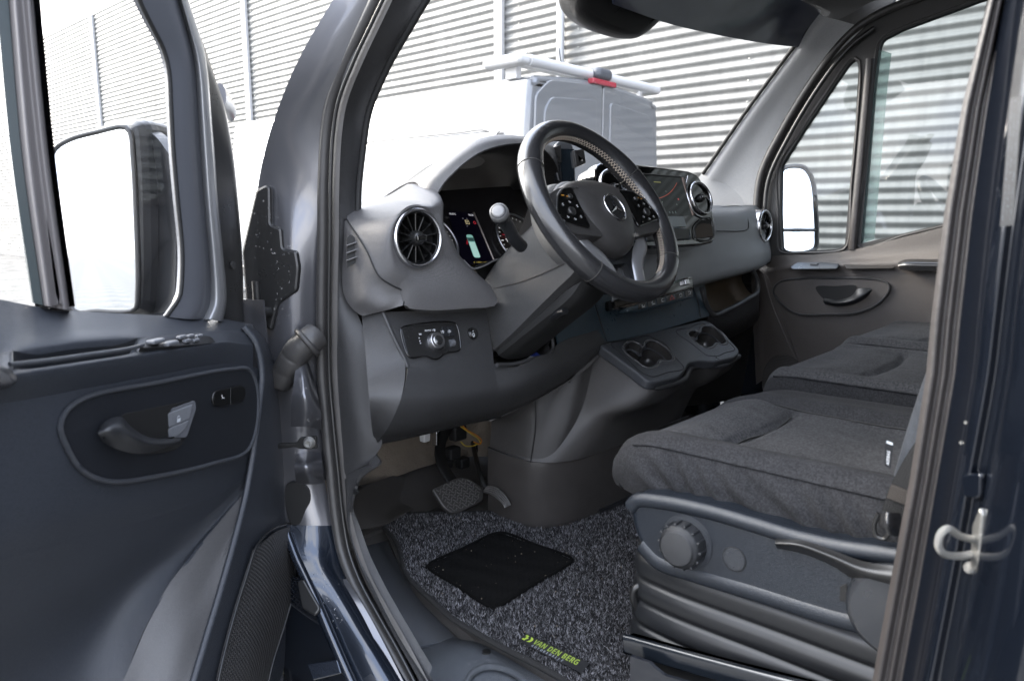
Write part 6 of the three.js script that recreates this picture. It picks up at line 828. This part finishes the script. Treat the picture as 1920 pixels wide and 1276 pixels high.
// ------------------------------------------------------------------ floor mat
{
  const t = thing('floor_mat', 'grey speckled carpet mat with black heel pad and green lettering on the driver floor', 'floor mat', V(-.5, -.01, .2));
  const o = [[720, 985], [732, 976], [760, 965], [840, 962], [930, 962], [960, 975], [990, 990], [1020, 993], [1056, 988], [1080, 980], [1125, 962], [1160, 945], [1184, 930]].map(([u, v]) => onY(0, u, v));
  const o2 = [V(-.1, 0, .16), V(-.1, 0, .5), V(-.3, 0, .62), V(-.74, 0, .62)], o3 = [[1110, 1320], [1060, 1276], [1000, 1242], [940, 1212], [890, 1184], [850, 1160], [815, 1130], [785, 1102], [764, 1078], [756, 1058], [750, 1030], [738, 1008]].map(([u, v]) => onY(0, u, v));
  const all = [...o, ...o2, ...o3], F = frame(V(0, 0, 0), V(0, 1, 0), V(0, 0, -1)), s = new THREE.Shape(); const pts2 = all.map(p => to2(F, p)); s.setFromPoints(pts2);
  const cp = part(t, 'carpet', plate(F, s, .008, .002, [], -.009), M.carpet);
  part(t, 'mat_edging', sweep(circ(.0062, 10, 1, .8), [...o3, ...o.slice(0, 6)], V(0, 1, 0), 140), std(C(.012), .75, { bumpMap: rep(WEAVE, 20), bumpScale: .001 }));
  // pile: short curled tufts of mixed greys
  const hp = [[800, 1060], [930, 1000], [944, 998], [1070, 1046], [1076, 1054], [936, 1138], [920, 1140]].map(([u, v]) => to2(F, onY(.004, u, v)));
  const inP = (P, p) => { let c = false; for (let i = 0, j = P.length - 1; i < P.length; j = i++) if ((P[i].y > p.y) !== (P[j].y > p.y) && p.x < (P[j].x - P[i].x) * (p.y - P[i].y) / (P[j].y - P[i].y) + P[i].x) c = !c; return c; };
  const tuft = new THREE.ConeGeometry(.00125, .0075, 4, 1, true); tuft.translate(0, .0030, 0);
  const N = 110000, im = new THREE.InstancedMesh(tuft, std(C(1), 1, { specularIntensity: .3 }), N), dm = new THREE.Object3D(), col = new THREE.Color(); let k = 0, guard = 0;
  while (k < N && guard++ < 700000) { const x = -.9 + rnd() * .8, z = -.32 + rnd() * .95; const p = new THREE.Vector2(x, 0); const q = to2(F, V(x, 0, z)); if (!inP(pts2, q) || inP(hp, q)) continue;
    dm.position.set(x, -.001, z); dm.rotation.set((rnd() - .5) * 1.5, rnd() * 6.28, (rnd() - .5) * 1.5); const sc = .8 + rnd() * .6; dm.scale.set(sc, sc * (.7 + rnd() * .6), sc); dm.updateMatrix(); const m = new THREE.Matrix4().copy(t.matrixWorld).invert().multiply(dm.matrix); im.setMatrixAt(k, m);
    const cl = vn(x * 3.1 + 5, z * 3.1 + 5, 97, 8), b = rnd() * .65 + cl * .35; const g = b < .52 ? .012 + b * .03 : .05 + Math.pow((b - .52) / .48, 1.4) * .42; col.setRGB(g * 1.6, g * 1.58, g * 1.66); im.setColorAt(k, col); k++; }
  im.count = k; im.name = 'carpet_pile'; im.userData.kind = 'stuff'; im.castShadow = im.receiveShadow = true; t.add(im);
  // heel pad with waves
  const c4 = [[797, 1062], [937, 997], [1079, 1050], [925, 1142]].map(([u, v]) => onY(.006, u, v)), G = []; for (let j = 0; j <= 40; j++) { const r = []; for (let i = 0; i <= 20; i++) { const p = c4[0].clone().lerp(c4[1], i / 20).lerp(c4[3].clone().lerp(c4[2], i / 20), j / 40); p.y = .0065 + .003 * Math.sin((p.x - p.z * .35) * 105 + Math.sin(p.z * 20) * .4) * .5; r.push(p); } G.push(r); }
  part(t, 'heel_pad', gridGeo(G, .006), M.heel);
  part(t, 'heel_pad_edge', tube([...c4, c4[0]].flatMap((p, i, a) => i < 4 ? [p.clone().lerp(a[i + 1], .06), p.clone().lerp(a[i + 1], .5), p.clone().lerp(a[i + 1], .94)] : []).map(p => V(p.x, .0085, p.z)), .0032, 160, 6, true), M.heel);
  { const g = new THREE.IcosahedronGeometry(1, 0), n = 150, gi = new THREE.InstancedMesh(g, std(C(.28, .23, .17), .9), n), o3d = new THREE.Object3D(); let q = 0, tries = 0; while (q < n && tries++ < 4000) { const x = -.8 + rnd() * .5, z = -.2 + rnd() * .7; if (!inP(pts2, to2(F, V(x, 0, z)))) continue; o3d.position.set(x - t.position.x, .0085 - t.position.y, z - t.position.z); const r = .0006 + rnd() * rnd() * .0016; o3d.scale.set(r, r * .7, r); o3d.rotation.set(rnd() * 3, rnd() * 3, rnd() * 3); o3d.updateMatrix(); gi.setMatrixAt(q++, o3d.matrix); } gi.count = q; gi.name = 'grit'; gi.userData.kind = 'stuff'; t.add(gi); }
  const lab = printed(1024, 150, (x, w, h) => { x.fillStyle = '#0c0d12'; x.fillRect(0, 0, w, h); x.fillStyle = '#a4bd48'; x.font = 'bold 100px sans-serif'; x.fillText('VAN DEN BERG', 190, 92, 820); x.fillStyle = '#b4bac8'; x.font = 'bold 42px sans-serif'; const s = 'AUTOBEDRIJF'; for (let i = 0; i < s.length; i++) x.fillText(s[i], 212 + i * 48, 134);
    x.fillStyle = '#b8d24a'; x.beginPath(); x.moveTo(22, 22); x.lineTo(70, 22); x.lineTo(70, 44); x.lineTo(92, 60); x.lineTo(70, 82); x.lineTo(70, 104); x.lineTo(22, 104); x.lineTo(22, 82); x.lineTo(46, 82); x.lineTo(46, 44); x.lineTo(22, 44); x.closePath(); x.fill(); x.beginPath(); x.moveTo(100, 22); x.quadraticCurveTo(160, 22, 160, 62); x.quadraticCurveTo(160, 104, 100, 104); x.lineTo(130, 66); x.closePath(); x.fill(); }, { roughness: .8 });
  part(t, 'sewn_label', print4([[988, 1187], [1106, 1243], [1090, 1262], [970, 1201]].map(([u, v]) => onY(.0085, u, v)), .0005), lab, 'black label with green lettering VAN DEN BERG');
}

// ------------------------------------------------------------------ seats
function cushion(x0, x1, z0, z1, yb, ytop, { bwr = 0, bol = .02, front = .05, dish = .006, nx = 60, nz = 60, rise = 0, seamZ = .45, puff = .012, bw = .16 } = {}) {
  // rounded seat cushion: side walls bulge, bolsters stand proud, front edge rolls over
  const G = []; const w = x1 - x0, d = z1 - z0;
  const prof = t => { // 0..1 across: left wall, top, right wall -> [x, y factor]
    const wall = .22; if (t < wall) { const k = t / wall; return [-puff * Math.sin(k * Math.PI * .9) , k * .93]; } if (t > 1 - wall) { const k = (1 - t) / wall; return [1e3 + puff * Math.sin(k * Math.PI * .9), k * .93]; } return [(t - wall) / (1 - 2 * wall), 2]; };
  for (let j = 0; j <= nz; j++) { const s = j / nz, row = []; const z = z0 + d * s; const fr = Math.max(0, 1 - (s * d) / front), hf = Math.sqrt(Math.max(0, 1 - fr * fr * .98)); const xin = .03 * fr * fr;
    for (let i = 0; i <= nx; i++) { const t = i / nx, [px, py] = prof(t); let x, y;
      const top = ytop + rise * (1 - s);
      const H = yb + (top - yb) * (.40 + .60 * hf);
      if (py < 1) { x = (px < 500 ? x0 + xin + px : x1 - xin + (px - 1e3)); y = yb + (H - yb) * py; }
      else { const k = px; x = x0 + xin + (w - 2 * xin) * k; const e = Math.min(k, 1 - k) * w; const rr = .028; const er = e < rr ? Math.sqrt(1 - Math.pow(1 - e / rr, 2)) : 1; const BW = bwr && k > .5 ? bwr : bw, bt = THREE.MathUtils.smoothstep(e / w, BW - .05, BW + .03);
        y = H - (1 - er) * (H - yb) * .07 + bol * (1 - bt) * (.4 + .6 * s) - dish * bt * Math.sin(Math.PI * Math.min(1, s * 1.1)) - .0 ;
        const seam = Math.exp(-Math.pow((e / w - BW) / .012, 2)) * (s > .12 ? 1 : s / .12); y -= seam * .008;
        const curv = seamZ + .05 * Math.cos((k - .5) * Math.PI); const bt2 = THREE.MathUtils.smoothstep(e / w, BW - .012, BW + .012); const cs = Math.exp(-Math.pow((s - curv) / .012, 2)) * bt2; y -= cs * .013; y += (k > .5 && bwr ? -.012 * THREE.MathUtils.smoothstep(k, .72, .9) : 0) + bt2 * (.014 * Math.exp(-Math.pow((s - curv + .11) / .09, 2)) + .010 * Math.exp(-Math.pow((s - curv - .12) / .11, 2))); }
      row.push(V(x, y, z)); }
    G.push(row); }
  return G;
}
{
  const t = thing('driver_seat', 'dark grey fabric driver seat with height knob and bellows base in the foreground', 'seat', V(-.5, -.01, .72));
  const G = cushion(-.755, -.245, .435, 1.02, .31, .415, { bol: .014, front: .12, dish: .026, seamZ: .25, bw: .12, bwr: .27 });
  // cloth folds along the outer side
  for (const r of G) for (let i = 0; i < 14; i++) { const p = r[i], k = Math.sin(i / 13 * Math.PI); p.x -= k * .005 * Math.sin(p.z * 130 + p.y * 120 + Math.sin(p.z * 31) * 2) * THREE.MathUtils.smoothstep(p.z, .46, .55); }
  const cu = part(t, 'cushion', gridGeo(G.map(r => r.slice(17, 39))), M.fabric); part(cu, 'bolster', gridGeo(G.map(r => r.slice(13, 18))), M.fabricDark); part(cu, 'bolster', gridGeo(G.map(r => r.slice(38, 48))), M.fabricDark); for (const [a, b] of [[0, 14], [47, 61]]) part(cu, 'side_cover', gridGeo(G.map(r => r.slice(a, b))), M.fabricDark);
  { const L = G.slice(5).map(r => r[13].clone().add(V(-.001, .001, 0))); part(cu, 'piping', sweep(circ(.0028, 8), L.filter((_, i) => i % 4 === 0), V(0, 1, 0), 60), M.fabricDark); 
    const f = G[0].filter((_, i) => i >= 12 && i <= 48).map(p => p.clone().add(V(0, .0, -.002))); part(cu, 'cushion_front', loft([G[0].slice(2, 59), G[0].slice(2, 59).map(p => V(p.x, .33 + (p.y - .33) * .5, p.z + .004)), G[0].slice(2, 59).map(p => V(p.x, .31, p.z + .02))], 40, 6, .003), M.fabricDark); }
  { // sewn seams: across the seat and along both bolsters
    const nx = 60, xi = k => 13.2 + k * 33.6, at = (s, k) => { const j = Math.min(59, s * 60), i = xi(k), a = Math.floor(j), b = Math.floor(i); return G[a][b].clone().lerp(G[a + 1][b], j - a).lerp(G[a][b + 1].clone().lerp(G[a + 1][b + 1], j - a), i - b).add(V(0, .0012, 0)); };
    const cr = []; for (let k = .13; k <= .73; k += .05) cr.push(at(.25 + .05 * Math.cos((k - .5) * Math.PI), k).add(V(0, .002, 0))); part(cu, 'seam', sweep(circ(.0016, 6), cr, V(0, 1, 0), 50), M.dark);
    for (const k of [.12, .73]) { const l = []; for (let q = .16; q < .97; q += .08) l.push(at(q, k)); part(cu, 'seam', sweep(circ(.0014, 6), l, V(0, 1, 0), 50), M.dark); } }
  // backrest
  const B = []; for (let j = 0; j <= 40; j++) { const s = j / 40, y = .38 + s * .66, zc = .925 + s * .19, r = []; const w = .255 * (1 - .10 * s * s), th = .07; for (let i = 0; i <= 40; i++) { const a = i / 40 * 2 * Math.PI, c = Math.cos(a), sn = Math.sin(a); const bx = Math.sign(c) * Math.pow(Math.abs(c), .55) * w, bz = Math.sign(sn) * Math.pow(Math.abs(sn), .7) * th; const bol = Math.abs(bx) > .17 ? -.045 * THREE.MathUtils.smoothstep(Math.abs(bx), .16, .22) * (sn < 0 ? 1 : .2) * Math.sin(Math.min(1, s * 1.6 + .25) * Math.PI * .5) : 0; r.push(V(-.5 + bx, y, zc + bz + bol)); } B.push(r); }
  part(t, 'backrest', gridGeo(B), std(C(.05, .06, .078), .92, { map: rep(WEAVEC, 8), bumpMap: rep(WEAVE, 16), bumpScale: .0003, sheen: .4, sheenColor: C(.1), sheenRoughness: .6 }));
  { const tg = printed(64, 256, (x, w, h) => { x.fillStyle = '#0c1018'; x.fillRect(0, 0, w, h); x.save(); x.translate(44, 240); x.rotate(-Math.PI / 2); x.fillStyle = '#e8ecf0'; x.font = 'bold 38px sans-serif'; x.fillText('AIRBAG', 6, 0); x.restore(); x.fillStyle = '#dfe6ee'; x.fillRect(10, 6, 48, 26); });
    part(t, 'airbag_tag', print4([onX(-.745, 1661, 823), onX(-.745, 1677, 829), onX(-.745, 1671, 878), onX(-.745, 1659, 872)], .001), tg, 'small dark tag lettered AIRBAG'); }
  // side trim with knob, cap and lever
  const F = frame(V(-.785, .25, .65), V(-1, 0, 0)), BS = plastic(C(.022, .028, .038), .33, .0002, 14);
  const o = [[1178, 950], [1184, 934], [1198, 928], [1240, 930], [1330, 948], [1420, 974], [1500, 1000], [1580, 1018], [1690, 1032], [1800, 1046], [1800, 1240], [1660, 1192], [1560, 1166], [1420, 1122], [1300, 1086], [1232, 1062], [1204, 1034], [1186, 996]];
  const tr = part(t, 'side_trim', plate(F, splineShape(px2(F, o, .012), THREE.Shape, 120), .06, .016, [], -.048, 6), BS);
  const onF = (h, u, v) => hit(F.o.clone().addScaledVector(F.n, h), F.n, u, v);
  part(tr, 'upper_roll', sweep(circ(.012, 12, 1, .9), [[1184, 950], [1196, 938], [1240, 940], [1330, 958], [1420, 984], [1500, 1008], [1580, 1026], [1690, 1042], [1790, 1056]].map(([u, v]) => onF(.008, u, v)), F.n, 60), BS);
  part(tr, 'lower_roll', sweep(circ(.014, 12, 1, .7), [[1204, 1020], [1236, 1052], [1300, 1074], [1420, 1110], [1560, 1154], [1660, 1180], [1780, 1224]].map(([u, v]) => onF(.006, u, v)), F.n, 60), BS);
  { const c = onF(.012, 1288, 1016), q = new THREE.Quaternion().setFromUnitVectors(V(0, 1, 0), F.n); const put = g => { g.applyQuaternion(q); g.translate(c.x, c.y, c.z); return g; };
    const kn = part(t, 'height_knob', put(lathe([[0, .034], [.024, .0335], [.0262, .031], [.0275, .028], [.0305, .027], [.0325, .022], [.0335, .004], [.034, 0]], 60)), M.black);
    for (let k = 0; k < 14; k++) { const g = new RoundedBoxGeometry(.0045, .02, .005, 2, .0018); g.translate(0, .015, .0333); g.rotateY(k / 14 * 2 * Math.PI); part(kn, 'grip_rib', put(g), M.black); }
    part(t, 'knob_collar', put(lathe([[.034, .004], [.041, .003], [.042, -.002]], 48)), BS);
    const c2 = onF(.0125, 1377, 1048), cp = lathe([[0, .0015], [.0155, .0015], [.017, .0005], [.017, -.002]], 40); cp.applyQuaternion(q); cp.translate(c2.x, c2.y, c2.z); const cpm = part(t, 'trim_cap', cp, BS); const rg = new THREE.TorusGeometry(.0172, .0008, 6, 48); rg.rotateX(Math.PI / 2); rg.applyQuaternion(q); rg.translate(c2.x, c2.y, c2.z); part(cpm, 'cap_ring', rg, M.dark); }
  part(t, 'recline_lever', loft([[[1455, 1008], [1500, 1010], [1560, 1030], [1620, 1052], [1690, 1062], [1780, 1070]].map(([u, v], i) => onF(.012 + i * .004, u, v)), [[1454, 1018], [1500, 1022], [1560, 1044], [1620, 1070], [1690, 1084], [1780, 1100]].map(([u, v], i) => onF(.03 + i * .002, u, v)), [[1457, 1028], [1500, 1036], [1560, 1060], [1614, 1094], [1690, 1120], [1780, 1150]].map(([u, v], i) => onF(.012 + i * .002, u, v))], 30, 12, .006), M.smooth);
  { const g = lathe([[0, .03], [.05, .028], [.06, .018], [.062, 0]], 40); g.applyQuaternion(new THREE.Quaternion().setFromUnitVectors(V(0, 1, 0), F.n)); const c = onF(.004, 1690, 1140); g.translate(c.x, c.y, c.z); part(t, 'hinge_cover', g, BS); }
  part(tr, 'trim_slot', pxPlate(F, [[1576, 1098], [1588, 1094], [1590, 1128], [1574, 1126]], .002, .001, .0004, .0125), M.dark);
  // bellows round the base
  const ring = (y, k) => [V(-.24, y, .47 - k), V(-.5, y, .465 - k), V(-.70, y, .475 - k), V(-.752 - k * .6, y, .50 - k * .6), V(-.766 - k, y, .56), V(-.766 - k, y, .75), V(-.766 - k, y, 1.1)];
  const bl = [[.215, -.004], [.207, .001], [.196, .003], [.184, .002], [.176, -.003], [.169, .001], [.16, .004], [.145, .003], [.137, -.002], [.130, .002], [.12, .005], [.105, .005], [.097, -.001], [.09, .004], [.08, .007], [.05, .009], [.02, .010]];
  part(t, 'bellows', loft(bl.map(([y, k]) => ring(y, k)), 60, 100, .003), std(C(.017, .018, .02), .42, { roughnessMap: rep(ROUGH, 3) }));
  part(t, 'seat_base', box(-.75, -.25, -.01, .31, .49, 1.1, .02), M.dark);
  part(t, 'seat_rail', loft([[onX(-.80, 1168, 1186), onX(-.80, 1300, 1222), onX(-.80, 1440, 1258), onX(-.80, 1660, 1312)], [onX(-.81, 1168, 1192), onX(-.81, 1300, 1229), onX(-.81, 1440, 1266), onX(-.81, 1660, 1322)], [onX(-.808, 1170, 1222), onX(-.808, 1300, 1262), onX(-.808, 1440, 1300), onX(-.808, 1660, 1360)]], 20, 8, .03), std(C(.012, .016, .022), .22, { clearcoat: 1, clearcoatRoughness: .2 }));
  part(t, 'rail_foot', loft([[onX(-.83, 1182, 1230), onX(-.83, 1218, 1242), onX(-.83, 1228, 1252), onX(-.83, 1246, 1266), onX(-.83, 1320, 1288), onX(-.83, 1400, 1310)], [onX(-.83, 1180, 1300), onX(-.83, 1218, 1320), onX(-.83, 1228, 1320), onX(-.83, 1246, 1330), onX(-.83, 1320, 1340), onX(-.83, 1400, 1350)]], 30, 4, .006, { lu: true }), std(C(.03, .034, .045), .3, { metalness: .4, clearcoat: .6 }));
  part(t, 'adjust_bar', tube([onX(-.72, 1226, 1092), onX(-.75, 1204, 1096), onX(-.76, 1190, 1104), onX(-.76, 1188, 1124), onX(-.75, 1200, 1150), onX(-.74, 1215, 1180), onX(-.72, 1230, 1200)], .006, 50, 10), std(C(.02), .3));
}
{
  const t = thing('seat_belt', 'black seat belt webbing with metal anchor at the rear of the driver seat', 'seat belt', onX(-.8, 1670, 990));
  const a = [onX(-.78, 1770, 815), onX(-.78, 1732, 870), onX(-.78, 1702, 925), onX(-.78, 1686, 968)];
  part(t, 'webbing', sweep([[-.02, -.0012], [.02, -.0012], [.02, .0012], [-.02, .0012]], a, V(-1, .2, .2), 24), M.belt);
  part(t, 'stitched_end', sweep([[-.0195, -.0035], [.0195, -.0035], [.0195, .0035], [-.0195, .0035]], [onX(-.783, 1704, 920), onX(-.783, 1695, 943)], V(-1, .2, .2), 6), std(C(.06, .05, .042), .85, { bumpMap: rep(WEAVE, 16), bumpScale: .001 }));
  part(t, 'anchor_loop', tube([onX(-.80, 1648, 962), onX(-.80, 1640, 985), onX(-.80, 1644, 1004), onX(-.80, 1658, 1010), onX(-.80, 1668, 1000)], .0028, 30, 8), M.smooth);
  part(t, 'buckle_cover', loft([[onX(-.80, 1650, 962), onX(-.82, 1664, 960), onX(-.80, 1690, 962)], [onX(-.80, 1648, 985), onX(-.826, 1664, 985), onX(-.80, 1692, 992)], [onX(-.80, 1660, 1000), onX(-.815, 1670, 1004), onX(-.80, 1690, 1006)]], 14, 10, .004), M.leather);
}
{
  const t = thing('passenger_bench', 'grey fabric double passenger bench beyond the driver seat, against the far door', 'bench seat', V(.36, -.01, .68));
  const G1 = cushion(-.105, .36, .405, .98, .26, .418, { bol: .008, front: .06, dish: .012, seamZ: .34, bw: .1 }), G2 = cushion(.375, .83, .405, .98, .26, .432, { bol: .008, front: .06, dish: .01, seamZ: .34, bw: .1 });
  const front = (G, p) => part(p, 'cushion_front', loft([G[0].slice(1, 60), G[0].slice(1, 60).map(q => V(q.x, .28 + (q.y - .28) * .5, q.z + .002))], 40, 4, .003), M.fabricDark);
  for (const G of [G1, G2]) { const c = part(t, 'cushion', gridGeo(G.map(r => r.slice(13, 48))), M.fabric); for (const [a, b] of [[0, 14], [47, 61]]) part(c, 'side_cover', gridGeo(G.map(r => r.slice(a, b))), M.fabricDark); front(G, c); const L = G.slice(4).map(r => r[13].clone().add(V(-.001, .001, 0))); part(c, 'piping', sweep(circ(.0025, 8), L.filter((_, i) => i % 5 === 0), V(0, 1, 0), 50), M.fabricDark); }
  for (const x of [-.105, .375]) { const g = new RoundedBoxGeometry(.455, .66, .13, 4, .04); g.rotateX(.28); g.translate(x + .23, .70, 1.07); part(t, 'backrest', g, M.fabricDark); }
  part(t, 'bench_base', box(-.08, .81, -.01, .29, .46, 1.05, .02), M.dark);
}

// ------------------------------------------------------------------ rain drops on the paint near the hinges
{
  const rows = [[478, 600], [560, 830], [480, 350]]; const g = new THREE.SphereGeometry(1, 8, 6), N = 260;
  const im = new THREE.InstancedMesh(g, std(C(.9), .02, { transmission: .9, thickness: .004, ior: 1.33 }), N), dm = new THREE.Object3D(); let k = 0;
  const spots = [[555, 665, 40, 90, -.962], [575, 740, 24, 60, -.968], [575, 870, 26, 60, -.968], [500, 430, 24, 70, -.99], [535, 520, 22, 60, -.98], [540, 620, 30, 30, -.962]];
  for (let i = 0; i < N; i++) { const s = spots[i % spots.length], u = s[0] + (rnd() - .5) * 2 * s[2], v = s[1] + (rnd() - .5) * 2 * s[3]; const r = .0007 + rnd() * rnd() * .0016; const p = onX(s[4], u, v); dm.position.copy(p); dm.scale.set(r * .6, r * 1.1, r); dm.updateMatrix(); im.setMatrixAt(k++, dm.matrix); }
  // drops lie on surfaces found by casting from outside onto the pillar
  const rc = new THREE.Raycaster(); scene.updateMatrixWorld(true); const targets = []; van.traverse(o => { if (o.isMesh && ['a_pillar', 'pressing', 'hinge_cover', 'step_moulding', 'sill'].includes(o.name)) targets.push(o); });
  k = 0; const all = spots.concat([[915, 1222, 40, 22, 0], [612, 1120, 30, 60, 0]]);
  for (let i = 0; i < N; i++) { const s = all[i % all.length], u = s[0] + (rnd() - .5) * 2 * s[2], v = s[1] + (rnd() - .5) * 2 * s[3]; rc.set(EYE, ray(u, v).normalize()); const h = rc.intersectObjects(targets, false)[0]; if (!h) continue; const r = .0007 + rnd() * rnd() * .0017; const n = h.face.normal.clone().transformDirection(h.object.matrixWorld); if (n.dot(rc.ray.direction) > 0) n.negate(); dm.position.copy(h.point); dm.quaternion.setFromUnitVectors(V(0, 0, 1), n); dm.scale.set(r, r * 1.15, r * .5); dm.updateMatrix(); im.setMatrixAt(k++, dm.matrix); }
  im.count = k; im.name = 'rain_drops'; im.userData = { label: 'small rain drops clinging to the dark door pillar and sill', category: 'water drops', kind: 'stuff' }; im.castShadow = im.receiveShadow = true; scene.add(im);
}

renderer.render(scene, camera);
